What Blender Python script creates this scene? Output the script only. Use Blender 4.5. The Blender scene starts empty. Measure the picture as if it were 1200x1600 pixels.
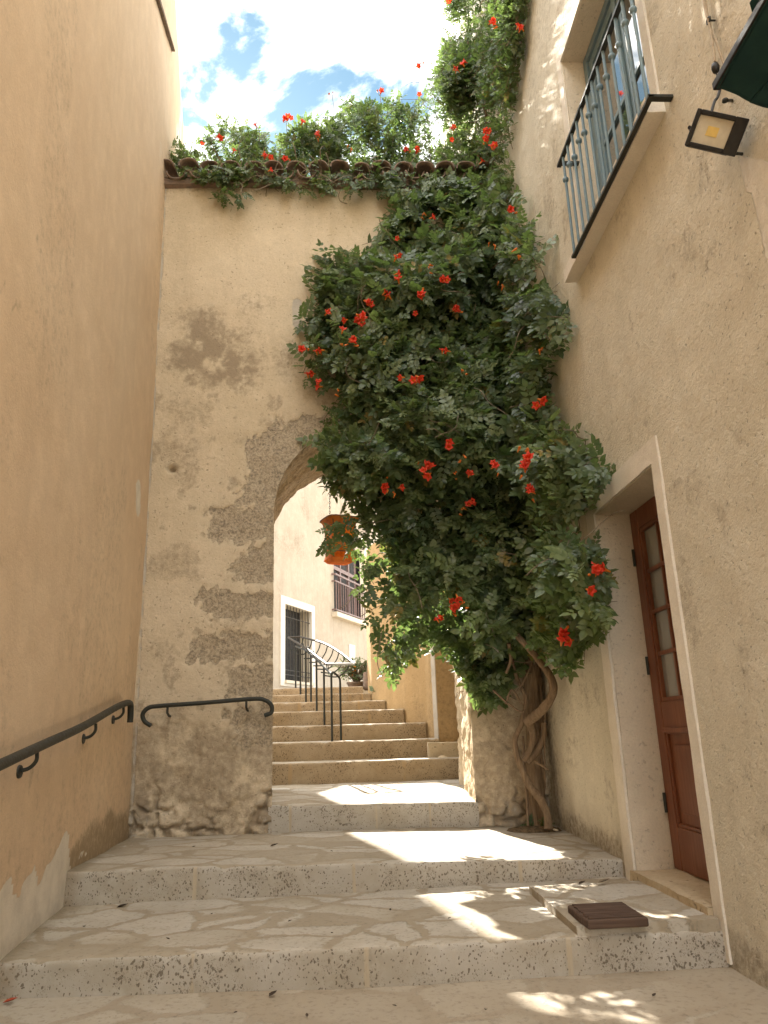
import bpy, math, random
import numpy as np
from mathutils import Vector, Matrix
random.seed(7); RNG = np.random.default_rng(7)
SC = bpy.context.scene
COL = SC.collection

# ------------------------------------------------------------------ camera
FPX = 1180.0                                    # focal length in pixels of a 1200 x 1600 frame
_up = np.array([460-600, -3280-800, FPX]); _up /= np.linalg.norm(_up)
_yy = np.array([542-600, 1146-800, FPX]); _yy -= _up*(_yy@_up); _yy /= np.linalg.norm(_yy)
_xx = np.cross(_yy, _up)
if _xx[0] < 0: _xx = -_xx
RW = np.array([_xx, _yy, _up])                  # camera (x right, y down, z forward) -> world
cam = bpy.data.cameras.new('camera'); cam_o = bpy.data.objects.new('camera', cam); COL.objects.link(cam_o)
cam.sensor_fit = 'VERTICAL'; cam.sensor_height = 36; cam.lens = FPX/1600*36
cam.clip_start = 0.02; cam.clip_end = 2000
m = Matrix.Identity(4)
for i in range(3):
    m[i][0] = RW[i, 0]; m[i][1] = -RW[i, 1]; m[i][2] = -RW[i, 2]
cam_o.matrix_world = m
SC.camera = cam_o

# ------------------------------------------------------------------ light
SUN_DIR = Vector((-0.235, 1.0, 0.785)).normalized()       # towards the sun
SUN_EL = math.asin(SUN_DIR.z); SUN_AZ = math.atan2(SUN_DIR.x, SUN_DIR.y)
sun = bpy.data.lights.new('sun', 'SUN'); sun.energy = 4.0; sun.angle = math.radians(0.5); sun.color = (1.0, 0.93, 0.82)
sun_o = bpy.data.objects.new('sun', sun); COL.objects.link(sun_o)
sun_o.rotation_euler = SUN_DIR.to_track_quat('Z', 'Y').to_euler(); sun_o.location = (-3, 10, 14)
SC.view_settings.view_transform = 'Standard'; SC.view_settings.look = 'None'
SC.view_settings.exposure = 2.4; SC.view_settings.gamma = 1.0
SC.cycles.max_bounces = 10; SC.cycles.diffuse_bounces = 6; SC.cycles.glossy_bounces = 3; SC.cycles.transmission_bounces = 4; SC.cycles.caustics_reflective = False; SC.cycles.caustics_refractive = False

class NT:
    """small node-tree writer"""
    def __init__(s, tree): s.t = tree; tree.nodes.clear()
    def n(s, kind, ins=None, out=0, **props):
        nd = s.t.nodes.new(kind)
        for k, v in props.items(): setattr(nd, k, v)
        for k, v in (ins or {}).items():
            sock = nd.inputs[k]
            if isinstance(v, bpy.types.NodeSocket): s.t.links.new(v, sock)
            else: sock.default_value = v
        return nd.outputs[out] if out is not None else nd
    def math(s, op, a, b=0.0, c=0.0, clamp=False):
        return s.n('ShaderNodeMath', {0: a, 1: b, 2: c}, operation=op, use_clamp=clamp)
    def ramp(s, fac, lo, hi, a=0.0, b=1.0):
        return s.n('ShaderNodeMapRange', {0: fac, 1: lo, 2: hi, 3: a, 4: b}, clamp=True, interpolation_type='SMOOTHSTEP')
    def mix(s, fac, a, b, blend='MIX'):
        nd = s.t.nodes.new('ShaderNodeMix'); nd.data_type = 'RGBA'; nd.blend_type = blend; nd.clamp_factor = True
        for i, v in ((0, fac), (6, a), (7, b)):
            if isinstance(v, bpy.types.NodeSocket): s.t.links.new(v, nd.inputs[i])
            else: nd.inputs[i].default_value = v if i == 0 else (*v[:3], 1)
        return nd.outputs[2]
    def noise(s, vec, scale, detail=4, rough=0.55, dist=0.0, out=0):
        return s.n('ShaderNodeTexNoise', {'Vector': vec, 'Scale': scale, 'Detail': detail, 'Roughness': rough, 'Distortion': dist}, out=out)
    def scalev(s, vec, v):
        return s.n('ShaderNodeVectorMath', {0: vec, 1: v}, operation='MULTIPLY')
    def attr(s, name, out=2):
        return s.n('ShaderNodeAttribute', attribute_name=name, out=out)

world = bpy.data.worlds.new('World'); SC.world = world; world.use_nodes = True
w = NT(world.node_tree)
sky = w.n('ShaderNodeTexSky', sky_type='NISHITA', sun_disc=False, sun_elevation=SUN_EL, sun_rotation=SUN_AZ, altitude=300, dust_density=0.25, ozone_density=1.0)
dirv = w.n('ShaderNodeTexCoord', out=0)
sep = w.n('ShaderNodeSeparateXYZ', {0: dirv}, out=None)
zz = w.math('MAXIMUM', sep.outputs[2], 0.0)
zz = w.math('ADD', zz, 0.18)
cv = w.n('ShaderNodeCombineXYZ', {0: w.math('DIVIDE', sep.outputs[0], zz), 1: w.math('DIVIDE', sep.outputs[1], zz), 2: 6.7})
cl = w.noise(cv, 4.3, 8, 0.60, 0.25)
cl2 = w.noise(cv, 0.9, 3, 0.5)
cm = w.math('ADD', w.math('MULTIPLY', cl, 0.8), w.math('MULTIPLY', cl2, 0.3))
cf = w.ramp(cm, 0.475, 0.595)
cloud_v = w.ramp(cl, 0.4, 0.75, 19.0, 25.0)
cloud_c = w.n('ShaderNodeCombineXYZ', {0: w.math('MULTIPLY', cloud_v, 1.0), 1: w.math('MULTIPLY', cloud_v, 0.985), 2: w.math('MULTIPLY', cloud_v, 0.95)})
skyc = w.mix(cf, w.mix(1.0, sky, (0.60, 0.78, 0.71), 'MULTIPLY'), cloud_c)
bg = w.n('ShaderNodeBackground', {'Color': skyc, 'Strength': 0.05})
w.n('ShaderNodeOutputWorld', {0: bg}, out=None)

# ------------------------------------------------------------------ pixel <-> world helpers
def ray(px, py): return RW @ np.array([px-600.0, py-800.0, FPX])
def onX(px, py, X): d = ray(px, py); return d*(X/d[0])
def onY(px, py, Y): d = ray(px, py); return d*(Y/d[1])
def onZ(px, py, Z): d = ray(px, py); return d*(Z/d[2])
def proj(P):
    c = np.asarray(P, float) @ RW
    z = np.where(np.abs(c[..., 2]) < 1e-6, 1e-6, c[..., 2])
    return 600+FPX*c[..., 0]/z, 800+FPX*c[..., 1]/z, c[..., 2]

def _hash(ix, iy, iz, seed):
    h = (ix.astype(np.int64)*374761393 + iy.astype(np.int64)*668265263 + iz.astype(np.int64)*2147483647 + seed*974711) & 0xffffffff
    h = ((h ^ (h >> 13))*1274126177) & 0xffffffff
    h = h ^ (h >> 16)
    return (h & 0xffff)/65535.0
def vnoise(P, scale=1.0, seed=0):
    p = np.asarray(P, float)*scale; i = np.floor(p).astype(np.int64); f = p-i; f = f*f*(3-2*f); r = 0
    for dx in (0, 1):
        for dy in (0, 1):
            for dz in (0, 1):
                wgt = (f[:, 0] if dx else 1-f[:, 0])*(f[:, 1] if dy else 1-f[:, 1])*(f[:, 2] if dz else 1-f[:, 2])
                r = r + wgt*_hash(i[:, 0]+dx, i[:, 1]+dy, i[:, 2]+dz, seed)
    return r
def fbm(P, scale=1.0, oct=4, seed=0, gain=0.5):
    a, t, r = 1.0, 0.0, 0
    for o in range(oct):
        r = r + a*vnoise(P, scale*2**o, seed+o*17); t += a; a *= gain
    return r/t
def sstep(x, a, b):
    t = np.clip((x-a)/(b-a), 0, 1); return t*t*(3-2*t)
def poly_sd(px, py, poly):
    """signed distance in pixels to a polygon, positive inside"""
    px = np.asarray(px, float); py = np.asarray(py, float)
    d = np.full(px.shape, 1e9); ins = np.zeros(px.shape, bool); n = len(poly)
    for i in range(n):
        x0, y0 = poly[i]; x1, y1 = poly[(i+1) % n]
        ex, ey = x1-x0, y1-y0; L = ex*ex+ey*ey+1e-9
        t = np.clip(((px-x0)*ex+(py-y0)*ey)/L, 0, 1)
        d = np.minimum(d, np.hypot(px-x0-t*ex, py-y0-t*ey))
        c = (y0 > py) != (y1 > py)
        with np.errstate(divide='ignore', invalid='ignore'):
            xi = x0+(py-y0)*ex/(ey if abs(ey) > 1e-9 else 1e-9)
        ins ^= c & (px < xi)
    return np.where(ins, d, -d)

# ------------------------------------------------------------------ object helpers
def link(name, me, mats, parent=None):
    o = bpy.data.objects.new(name, me); COL.objects.link(o)
    for mm in (mats if isinstance(mats, (list, tuple)) else [mats]): me.materials.append(mm)
    if parent is not None: o.parent = parent
    return o
def np_mesh(name, V, F, smooth=True, attrs=None, matidx=None):
    """V (n,3); F an (m,k) array or a list of such arrays"""
    me = bpy.data.meshes.new(name)
    Fs = F if isinstance(F, list) else [F]
    Fs = [np.asarray(f, np.int32) for f in Fs if len(f)]
    loops = np.concatenate([f.ravel() for f in Fs]); sizes = np.concatenate([np.full(len(f), f.shape[1], np.int32) for f in Fs])
    starts = np.concatenate([[0], np.cumsum(sizes)[:-1]]).astype(np.int32)
    me.vertices.add(len(V)); me.vertices.foreach_set('co', np.asarray(V, np.float32).ravel())
    me.loops.add(len(loops)); me.loops.foreach_set('vertex_index', loops)
    me.polygons.add(len(sizes)); me.polygons.foreach_set('loop_start', starts); me.polygons.foreach_set('loop_total', sizes)
    me.polygons.foreach_set('use_smooth', np.full(len(sizes), smooth))
    if matidx is not None: me.polygons.foreach_set('material_index', np.asarray(matidx, np.int32))
    for k, v in (attrs or {}).items():
        a = me.attributes.new(k, 'FLOAT', 'POINT'); a.data.foreach_set('value', np.asarray(v, np.float32))
    me.update(); me.validate()
    return me
def tag(o, label=None, cat=None, group=None, kind=None):
    if label: o['label'] = label
    if cat: o['category'] = cat
    if group: o['group'] = group
    if kind: o['kind'] = kind
    return o
def thing(name, label, cat, loc=(0, 0, 0), group=None):
    o = bpy.data.objects.new(name, None); COL.objects.link(o); o.location = loc; o.empty_display_size = 0.1
    return tag(o, label, cat, group)

class MB:
    """collects simple solids into one mesh (world coordinates)"""
    def __init__(s): s.V = []; s.Q = []; s.T = []; s.N = []; s.k = 0
    def add(s, V, F):
        V = np.asarray(V, float)
        for f in F:
            g = [int(i)+s.k for i in f]
            (s.Q if len(g) == 4 else s.T if len(g) == 3 else s.N).append(g)
        s.V.append(V); s.k += len(V)
    def hexa(s, P):
        """8 corners: bottom loop 0-3, top loop 4-7"""
        s.add(P, [(0, 3, 2, 1), (4, 5, 6, 7), (0, 1, 5, 4), (1, 2, 6, 5), (2, 3, 7, 6), (3, 0, 4, 7)])
    def box(s, lo, hi, M=None):
        x0, y0, z0 = lo; x1, y1, z1 = hi
        P = np.array([(x0, y0, z0), (x1, y0, z0), (x1, y1, z0), (x0, y1, z0), (x0, y0, z1), (x1, y0, z1), (x1, y1, z1), (x0, y1, z1)], float)
        if M is not None: P = np.array([M @ Vector(p) for p in P])
        s.hexa(P)
    def bar(s, a, b, wd, ht, up=(0, 0, 1)):
        a = np.array(a, float); b = np.array(b, float); d = b-a; d /= np.linalg.norm(d)
        u = np.array(up, float); r = np.cross(d, u); r /= np.linalg.norm(r); u = np.cross(r, d)
        P = [p+sx*r*wd/2+sz*u*ht/2 for p in (a, b) for sx, sz in ((-1, -1), (1, -1), (1, 1), (-1, 1))]
        s.hexa(P)
    def tube(s, pts, rad, n=8, cap=True):
        P = np.array(pts, float); m = len(P); R = np.full(m, rad) if np.isscalar(rad) else np.array(rad, float)
        T = np.gradient(P, axis=0); T /= np.linalg.norm(T, axis=1)[:, None]+1e-12
        ref = np.array([0, 0, 1.0]) if abs(T[0, 2]) < 0.9 else np.array([1.0, 0, 0])
        u = np.cross(ref, T[0]); u /= np.linalg.norm(u); V = []
        for i in range(m):
            u = u-T[i]*(u@T[i]); u /= np.linalg.norm(u)+1e-12; v = np.cross(T[i], u)
            for k in range(n):
                a = 2*math.pi*k/n; V.append(P[i]+R[i]*(math.cos(a)*u+math.sin(a)*v))
        F = [(i*n+k, i*n+(k+1) % n, (i+1)*n+(k+1) % n, (i+1)*n+k) for i in range(m-1) for k in range(n)]
        if cap: F += [tuple(range(n))[::-1], tuple((m-1)*n+k for k in range(n))]
        s.add(V, F)
    def prism(s, poly, ex):
        """planar polygon of 3D points extruded along vector ex"""
        P = np.array(poly, float); n = len(P); V = np.vstack([P, P+np.array(ex, float)])
        F = [tuple(range(n))[::-1], tuple(range(n, 2*n))]+[(i, (i+1) % n, n+(i+1) % n, n+i) for i in range(n)]
        s.add(V, F)
    def lathe(s, prof, c, n=16, M=None, power=2.0):
        V = []
        for r, z in prof:
            for k in range(n):
                a = 2*math.pi*k/n; ca, sa = math.cos(a), math.sin(a)
                q = (abs(ca)**power+abs(sa)**power)**(-1/power) if power != 2 else 1
                p = Vector((r*ca*q, r*sa*q, z)); V.append((M @ p if M is not None else p)+Vector(c))
        m = len(prof)
        F = [(i*n+k, i*n+(k+1) % n, (i+1)*n+(k+1) % n, (i+1)*n+k) for i in range(m-1) for k in range(n)]
        F += [tuple(range(n))[::-1], tuple((m-1)*n+k for k in range(n))]
        s.add(V, F)
    def build(s, name, mat, parent=None, smooth=False, bevel=0.0, origin=None):
        V = np.vstack(s.V)
        if origin is not None: V = V-np.array(origin)
        me = bpy.data.meshes.new(name); me.from_pydata(V.tolist(), [], s.Q+s.T+s.N); me.update()
        if smooth:
            me.polygons.foreach_set('use_smooth', [True]*len(me.polygons))
            try: me.set_sharp_from_angle(angle=math.radians(40))
            except Exception: pass
        o = link(name, me, mat, parent)
        if bevel:
            b = o.modifiers.new('bevel', 'BEVEL'); b.width = bevel; b.segments = 2; b.limit_method = 'ANGLE'
        if origin is not None: o.location = origin
        return o
def curve(pts, n=24):
    """Catmull-Rom through points"""
    P = np.array(pts, float); P = np.vstack([2*P[0]-P[1], P, 2*P[-1]-P[-2]]); out = []
    for i in range(1, len(P)-2):
        for t in np.linspace(0, 1, n, endpoint=False):
            a, b, c, d = P[i-1], P[i], P[i+1], P[i+2]
            out.append(0.5*((2*b)+(c-a)*t+(2*a-5*b+4*c-d)*t*t+(3*b-a-3*c+d)*t**3))
    out.append(P[-2]); return np.array(out)
def grid(P, nu, nv, keep=None):
    """faces of an nu x nv vertex grid (index u*nv+v)"""
    u, v = np.meshgrid(np.arange(nu-1), np.arange(nv-1), indexing='ij')
    a = (u*nv+v).ravel(); F = np.stack([a, a+nv, a+nv+1, a+1], 1)
    if keep is not None: F = F[keep.ravel()]
    return F

# ------------------------------------------------------------------ materials
def newmat(name):
    mt = bpy.data.materials.new(name); mt.use_nodes = True
    return mt, NT(mt.node_tree)
def finish(t, col, rough=0.8, bump=None, strength=0.4, dist=0.01, metal=0.0, spec=0.3, extra=None):
    ins = {'Base Color': col, 'Roughness': rough, 'Metallic': metal, 'Specular IOR Level': spec}
    if bump is not None: ins['Normal'] = t.n('ShaderNodeBump', {'Height': bump, 'Strength': strength, 'Distance': dist})
    ins.update(extra or {})
    b = t.n('ShaderNodeBsdfPrincipled', ins); t.n('ShaderNodeOutputMaterial', {0: b}, out=None); return b
def rgb(c): return (*c, 1)

def plaster(name, base, alt, grain=90, gstr=0.5, blot=0.5, streak=0.3, speck=0.5, stone=(0.20, 0.17, 0.125), dirtc=(0.16, 0.115, 0.07), palec=(0.50, 0.46, 0.40)):
    mt, t = newmat(name); co = t.n('ShaderNodeTexCoord', out=3)
    n1 = t.noise(co, 1.1, 5, 0.6); n2 = t.noise(co, 7, 6, 0.65)
    st = t.noise(t.scalev(co, (5.0, 5.0, 0.35)), 1.5, 4, 0.6)
    c = t.mix(t.math('MULTIPLY', t.ramp(n1, 0.35, 0.68), blot), rgb(base), rgb(alt))
    c = t.mix(t.math('MULTIPLY', t.ramp(st, 0.45, 0.75), streak), c, rgb([x*0.78 for x in base]))
    c = t.mix(t.math('MULTIPLY', t.ramp(n2, 0.42, 0.72), 0.28), c, rgb([x*1.25 for x in alt]))
    fine = t.noise(co, grain, 3, 0.7); mid = t.noise(co, grain*0.3, 4, 0.6)
    pits = t.ramp(t.noise(co, grain*0.55, 2, 0.5), 0.63, 0.72)
    c = t.mix(t.math('MULTIPLY', pits, speck), c, rgb([x*0.45 for x in base]))
    c = t.mix(t.ramp(fine, 0.35, 0.7, 0.0, 0.22), c, rgb([x*0.6 for x in base]))
    # masks held by the wall itself: dirt with darker tone, bare stone, pale lime plaster, each with a ragged edge
    rag = t.noise(co, 22, 6, 0.72); rag2 = t.noise(co, 55, 4, 0.7)
    d = t.math('ADD', t.attr('dirt_and_dark'), t.math('MULTIPLY', t.math('SUBTRACT', rag, 0.5), 1.1))
    c = t.mix(t.ramp(d, 0.25, 0.85, 0, 0.8), c, rgb(dirtc))
    sf = t.ramp(t.math('ADD', t.attr('stone'), t.math('MULTIPLY', t.math('SUBTRACT', rag, 0.5), 1.0)), 0.42, 0.58)
    sc = t.mix(t.ramp(rag2, 0.4, 0.62), rgb([x*1.35 for x in stone]), rgb([x*0.55 for x in stone]))
    sc = t.mix(t.ramp(rag, 0.35, 0.7, 0, 0.5), sc, rgb(base))
    c = t.mix(t.math('MULTIPLY', sf, 0.9), c, sc)
    pf = t.ramp(t.math('ADD', t.attr('pale'), t.math('MULTIPLY', t.math('SUBTRACT', rag, 0.5), 0.5)), 0.42, 0.58)
    pc = t.mix(t.ramp(n2, 0.35, 0.7), rgb(palec), rgb([x*0.8 for x in palec]))
    c = t.mix(t.math('MULTIPLY', pf, 0.85), c, pc)
    h = t.math('ADD', t.math('MULTIPLY', fine, 0.5), mid)
    h = t.math('SUBTRACT', h, t.math('MULTIPLY', pits, 0.5))
    h = t.math('SUBTRACT', h, t.math('MULTIPLY', sf, t.math('MULTIPLY', rag2, 1.6)))
    h = t.math('SUBTRACT', h, t.math('MULTIPLY', pf, 0.9))
    finish(t, c, 0.92, h, gstr, 0.012, spec=0.15)
    return mt
M_left = plaster('ochre_plaster', (0.71, 0.54, 0.38), (0.75, 0.595, 0.435), 130, 0.16, 0.6, 0.25, 0.06, dirtc=(0.26, 0.205, 0.135), palec=(0.80, 0.76, 0.69))
M_arch = plaster('old_plaster', (0.575, 0.475, 0.335), (0.64, 0.54, 0.405), 70, 0.55, 0.75, 0.3, 0.5, stone=(0.33, 0.275, 0.205), dirtc=(0.25, 0.195, 0.135))
M_right = plaster('rough_stucco', (0.64, 0.59, 0.475), (0.70, 0.65, 0.54), 110, 0.7, 0.65, 0.3, 0.55, palec=(0.82, 0.77, 0.69))
M_side = plaster('orange_plaster', (0.43, 0.295, 0.15), (0.49, 0.345, 0.185), 60, 0.4, 0.6, 0.3, 0.25)
M_far = plaster('cream_plaster', (0.42, 0.35, 0.27), (0.49, 0.42, 0.335), 60, 0.3, 0.7, 0.35, 0.1)
M_pink = plaster('pink_plaster', (0.62, 0.49, 0.38), (0.66, 0.54, 0.43), 80, 0.2, 0.5, 0.3, 0.1)
M_trim = plaster('white_trim', (0.72, 0.665, 0.575), (0.78, 0.73, 0.645), 120, 0.2, 0.5, 0.1, 0.08)
M_reveal = plaster('beige_reveal', (0.66, 0.58, 0.455), (0.70, 0.62, 0.50), 90, 0.6, 0.5, 0.1, 0.4)
M_rubble = plaster('rubble_stone', (0.50, 0.39, 0.25), (0.62, 0.53, 0.39), 45, 1.0, 0.7, 0.1, 0.7)

def riser_mat(name='travertine', tan=(1, 1, 1)):
    mt, t = newmat(name); co = t.n('ShaderNodeTexCoord', out=3)
    n1 = t.noise(co, 2.5, 5, 0.6); n2 = t.noise(co, 14, 5, 0.65)
    c = t.mix(t.ramp(n1, 0.35, 0.7), rgb((0.46, 0.425, 0.37)), rgb((0.38, 0.335, 0.265)))
    c = t.mix(t.ramp(n2, 0.45, 0.75, 0, 0.5), c, rgb((0.53, 0.50, 0.44)))
    warp = t.n('ShaderNodeVectorMath', {0: t.scalev(co, (1, 1, 0.75)), 1: t.n('ShaderNodeVectorMath', {0: t.noise(co, 25, 2, 0.5, out=1), 'Scale': 0.03}, operation='SCALE')}, operation='ADD')
    v = t.n('ShaderNodeTexVoronoi', {'Vector': warp, 'Scale': 78.0, 'Randomness': 1.0})
    dens = t.noise(co, 3.7, 3, 0.6)
    thr = t.ramp(dens, 0.28, 0.66, 0.20, 0.40)
    pit = t.math('LESS_THAN', v, thr)
    pit = t.math('MULTIPLY', pit, t.ramp(t.noise(co, 48, 3, 0.6), 0.43, 0.52))
    v2 = t.math('LESS_THAN', t.n('ShaderNodeTexVoronoi', {'Vector': warp, 'Scale': 190.0}), t.ramp(dens, 0.28, 0.6, 0.20, 0.36))
    v2 = t.math('MULTIPLY', v2, t.ramp(t.noise(co, 18, 2, 0.5), 0.45, 0.6))
    pits = t.math('MAXIMUM', pit, t.math('MULTIPLY', v2, 0.6))
    c = t.mix(t.math('MULTIPLY', pits, 0.74), c, rgb((0.11, 0.085, 0.055)))
    j = t.attr('joint')
    c = t.mix(t.ramp(t.math('ADD', j, t.math('MULTIPLY', t.math('SUBTRACT', n2, 0.5), 0.8)), 0.35, 0.65), c, rgb((0.47, 0.40, 0.30)))
    c = t.mix(1.0, c, rgb(tan), 'MULTIPLY')
    d = t.math('ADD', t.attr('dirt_and_dark'), t.math('MULTIPLY', t.math('SUBTRACT', n2, 0.5), 0.9))
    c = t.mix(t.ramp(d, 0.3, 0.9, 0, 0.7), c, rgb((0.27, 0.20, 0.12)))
    h = t.math('SUBTRACT', t.math('MULTIPLY', t.noise(co, 120, 3, 0.6), 0.3), pits)
    h = t.math('SUBTRACT', h, t.math('MULTIPLY', j, 0.7))
    finish(t, c, 0.85, h, 0.6, 0.008, spec=0.25); return mt
def flag_mat(name, stone=(0.57, 0.525, 0.45), mortar=(0.36, 0.305, 0.225), scale=3.4):
    mt, t = newmat(name); co = t.n('ShaderNodeTexCoord', out=3)
    warp = t.n('ShaderNodeVectorMath', {0: co, 1: t.n('ShaderNodeVectorMath', {0: t.noise(co, 5.0, 6, 0.72, out=1), 'Scale': 0.20}, operation='SCALE')}, operation='ADD')
    warp = t.scalev(warp, (0.85, 1.1, 0.1))
    v = t.n('ShaderNodeTexVoronoi', {'Vector': warp, 'Scale': scale}, feature='DISTANCE_TO_EDGE')
    cell = t.n('ShaderNodeTexVoronoi', {'Vector': warp, 'Scale': scale}, out=1)
    n1 = t.noise(co, 6, 6, 0.65); n2 = t.noise(co, 40, 4, 0.7); n0 = t.noise(co, 1.3, 3, 0.5)
    e = t.math('ADD', v, t.math('MULTIPLY', t.math('SUBTRACT', n2, 0.5), 0.10))
    f = t.ramp(e, 0.035, 0.085)
    cs = t.n('ShaderNodeSeparateColor', {0: cell})
    f = t.math('MULTIPLY', f, t.ramp(t.math('ADD', t.math('MULTIPLY', cs, 0.55), n0), 0.52, 0.85, 0.12, 1.0))
    sc = t.mix(t.ramp(cs, 0.1, 0.9), rgb(stone), rgb([x*0.86 for x in stone]))
    sc = t.mix(t.ramp(n1, 0.4, 0.75, 0, 0.5), sc, rgb(mortar))
    c = t.mix(f, rgb(mortar), sc)
    c = t.mix(t.ramp(n2, 0.50, 0.72, 0, 0.6), c, rgb([x*0.55 for x in mortar]))
    sp = t.math('LESS_THAN', t.n('ShaderNodeTexVoronoi', {'Vector': co, 'Scale': 26.0}), t.ramp(t.noise(co, 2.6, 3, 0.6), 0.5, 0.75, 0.0, 0.16))
    c = t.mix(t.math('MULTIPLY', sp, 0.7), c, rgb((0.10, 0.075, 0.05)))
    c = t.mix(t.ramp(n0, 0.45, 0.7, 0, 0.35), c, rgb([x*0.8 for x in mortar]))
    d = t.math('ADD', t.attr('dirt_and_dark'), t.math('MULTIPLY', t.math('SUBTRACT', n1, 0.5), 0.9))
    c = t.mix(t.ramp(d, 0.3, 0.9, 0, 0.7), c, rgb((0.20, 0.155, 0.095)))
    h = t.math('ADD', t.math('MULTIPLY', f, 0.8), t.math('MULTIPLY', n2, 0.35))
    finish(t, c, 0.85, h, 0.5, 0.012, spec=0.25); return mt
M_riser = riser_mat(); M_riser2 = riser_mat('bounce_tinted_travertine', (0.90, 0.77, 0.60)); M_flag = flag_mat('flagstones'); M_ground = flag_mat('worn_paving', (0.52, 0.465, 0.38), (0.385, 0.325, 0.245), 2.6)  # upper flight: orange bounce light is tinted into the stone colour
def simple(name, col, rough=0.5, metal=0.0, vary=0.25, scale=30, bump=0.15, spec=0.4, alt=None):
    mt, t = newmat(name); co = t.n('ShaderNodeTexCoord', out=3)
    n = t.noise(co, scale, 5, 0.65)
    alt = alt or [x*(1-vary) for x in col]
    c = t.mix(t.ramp(n, 0.35, 0.7), rgb(col), rgb(alt))
    finish(t, c, t.ramp(n, 0.3, 0.7, rough*0.85, min(1, rough*1.15)), n, bump, 0.004, metal, spec); return mt
M_iron = simple('dark_iron', (0.030, 0.036, 0.032), 0.55, 0.4, 0.4, 60, 0.25, alt=(0.05, 0.045, 0.035))
M_rail = simple('brown_iron', (0.055, 0.045, 0.035), 0.5, 0.3, 0.4, 60, 0.2)
M_blue = simple('blue_grey_paint', (0.115, 0.195, 0.245), 0.45, 0.0, 0.3, 25, 0.2, alt=(0.17, 0.23, 0.25))
M_mauve = simple('mauve_paint', (0.21, 0.135, 0.12), 0.55, 0.0, 0.25, 30, 0.1)
M_black = simple('black_metal', (0.02, 0.018, 0.016), 0.5, 0.2, 0.3, 40, 0.1)
M_alu = simple('grey_aluminium', (0.42, 0.43, 0.45), 0.45, 0.6, 0.2, 40, 0.1)
M_green = simple('green_canvas', (0.012, 0.040, 0.040), 0.8, 0.0, 0.4, 14, 0.3, spec=0.15, alt=(0.02, 0.055, 0.052))
M_cable = simple('painted_cable', (0.45, 0.36, 0.25), 0.7, 0, 0.3, 40, 0.1)
M_led = simple('led_reflector', (0.66, 0.60, 0.47), 0.4, 0.2, 0.1, 40, 0.0)
M_chip = simple('yellow_led_chip', (0.80, 0.58, 0.18), 0.5, 0, 0.1, 40, 0.0)
M_tile = simple('clay_tile', (0.25, 0.175, 0.13), 0.95, 0, 0.4, 22, 0.7, spec=0.05, alt=(0.15, 0.125, 0.105))
M_soil = simple('dry_soil', (0.16, 0.115, 0.07), 0.95, 0, 0.6, 45, 0.8, spec=0.05)
M_dark = simple('dark_interior', (0.018, 0.015, 0.012), 0.8, 0, 0.2, 10, 0.0)
M_bark = None
def wood(name, a, b, scale=(40, 40, 2.5), rough=0.5, bump=0.3):
    mt, t = newmat(name); co = t.n('ShaderNodeTexCoord', out=3)
    n = t.noise(t.scalev(co, scale), 1.0, 5, 0.65, 0.6); n2 = t.noise(co, 5, 3, 0.5)
    c = t.mix(t.ramp(n, 0.3, 0.72), rgb(a), rgb(b)); c = t.mix(t.ramp(n2, 0.4, 0.75, 0, 0.4), c, rgb([x*0.6 for x in a]))
    finish(t, c, rough, n, bump, 0.006, spec=0.3); return mt
M_door = wood('red_brown_wood', (0.165, 0.054, 0.026), (0.22, 0.085, 0.042), (45, 45, 2.2), 0.42, 0.12)
M_bark = wood('vine_bark', (0.24, 0.17, 0.105), (0.115, 0.075, 0.045), (60, 60, 5), 0.9, 0.9)
M_twig = simple('pale_twig', (0.27, 0.215, 0.15), 0.9, 0, 0.5, 30, 0.3)
M_mat = wood('brown_mat', (0.085, 0.052, 0.038), (0.135, 0.09, 0.066), (3, 60, 60), 0.85, 0.6)
def glass(name, col, rough=0.03, spec=0.8):
    mt, t = newmat(name); co = t.n('ShaderNodeTexCoord', out=3)
    n = t.noise(co, 2.2, 3, 0.5)
    finish(t, t.mix(t.ramp(n, 0.35, 0.7), rgb(col), rgb([x*0.6 for x in col])), rough, n, 0.06, 0.02, 0.0, spec, {'IOR': 1.5, 'Coat Weight': 1.0, 'Coat Roughness': 0.02})
    return mt
M_glass = glass('window_glass', (0.05, 0.06, 0.065)); M_pane = glass('curtained_pane', (0.23, 0.23, 0.21), 0.08)
M_lens = glass('lamp_glass', (0.50, 0.45, 0.35), 0.12, 0.5)
def leafmat(name, dark, light, trans=0.42):
    mt, t = newmat(name); a = t.attr('tint')
    c = t.mix(a, rgb(dark), rgb(light)); c = t.mix(t.ramp(a, 1.15, 1.4), c, rgb((0.30, 0.22, 0.07)))
    co = t.n('ShaderNodeTexCoord', out=3); c = t.mix(t.ramp(t.noise(co, 35, 2, 0.5), 0.35, 0.7, 0, 0.35), c, rgb([x*0.6 for x in dark]))
    b = t.n('ShaderNodeBsdfPrincipled', {'Base Color': c, 'Roughness': 0.36, 'Specular IOR Level': 0.55})
    tc = t.mix(0.55, c, rgb((0.22, 0.36, 0.05)))
    tr = t.n('ShaderNodeBsdfTranslucent', {'Color': tc})
    t.n('ShaderNodeOutputMaterial', {0: t.n('ShaderNodeMixShader', {0: trans, 1: b, 2: tr})}, out=None); return mt
M_leaf = leafmat('vine_leaf', (0.055, 0.098, 0.05), (0.25, 0.30, 0.14), 0.42)
M_leaf2 = leafmat('high_vine_leaf', (0.06, 0.098, 0.05), (0.22, 0.26, 0.11), 0.42)
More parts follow.
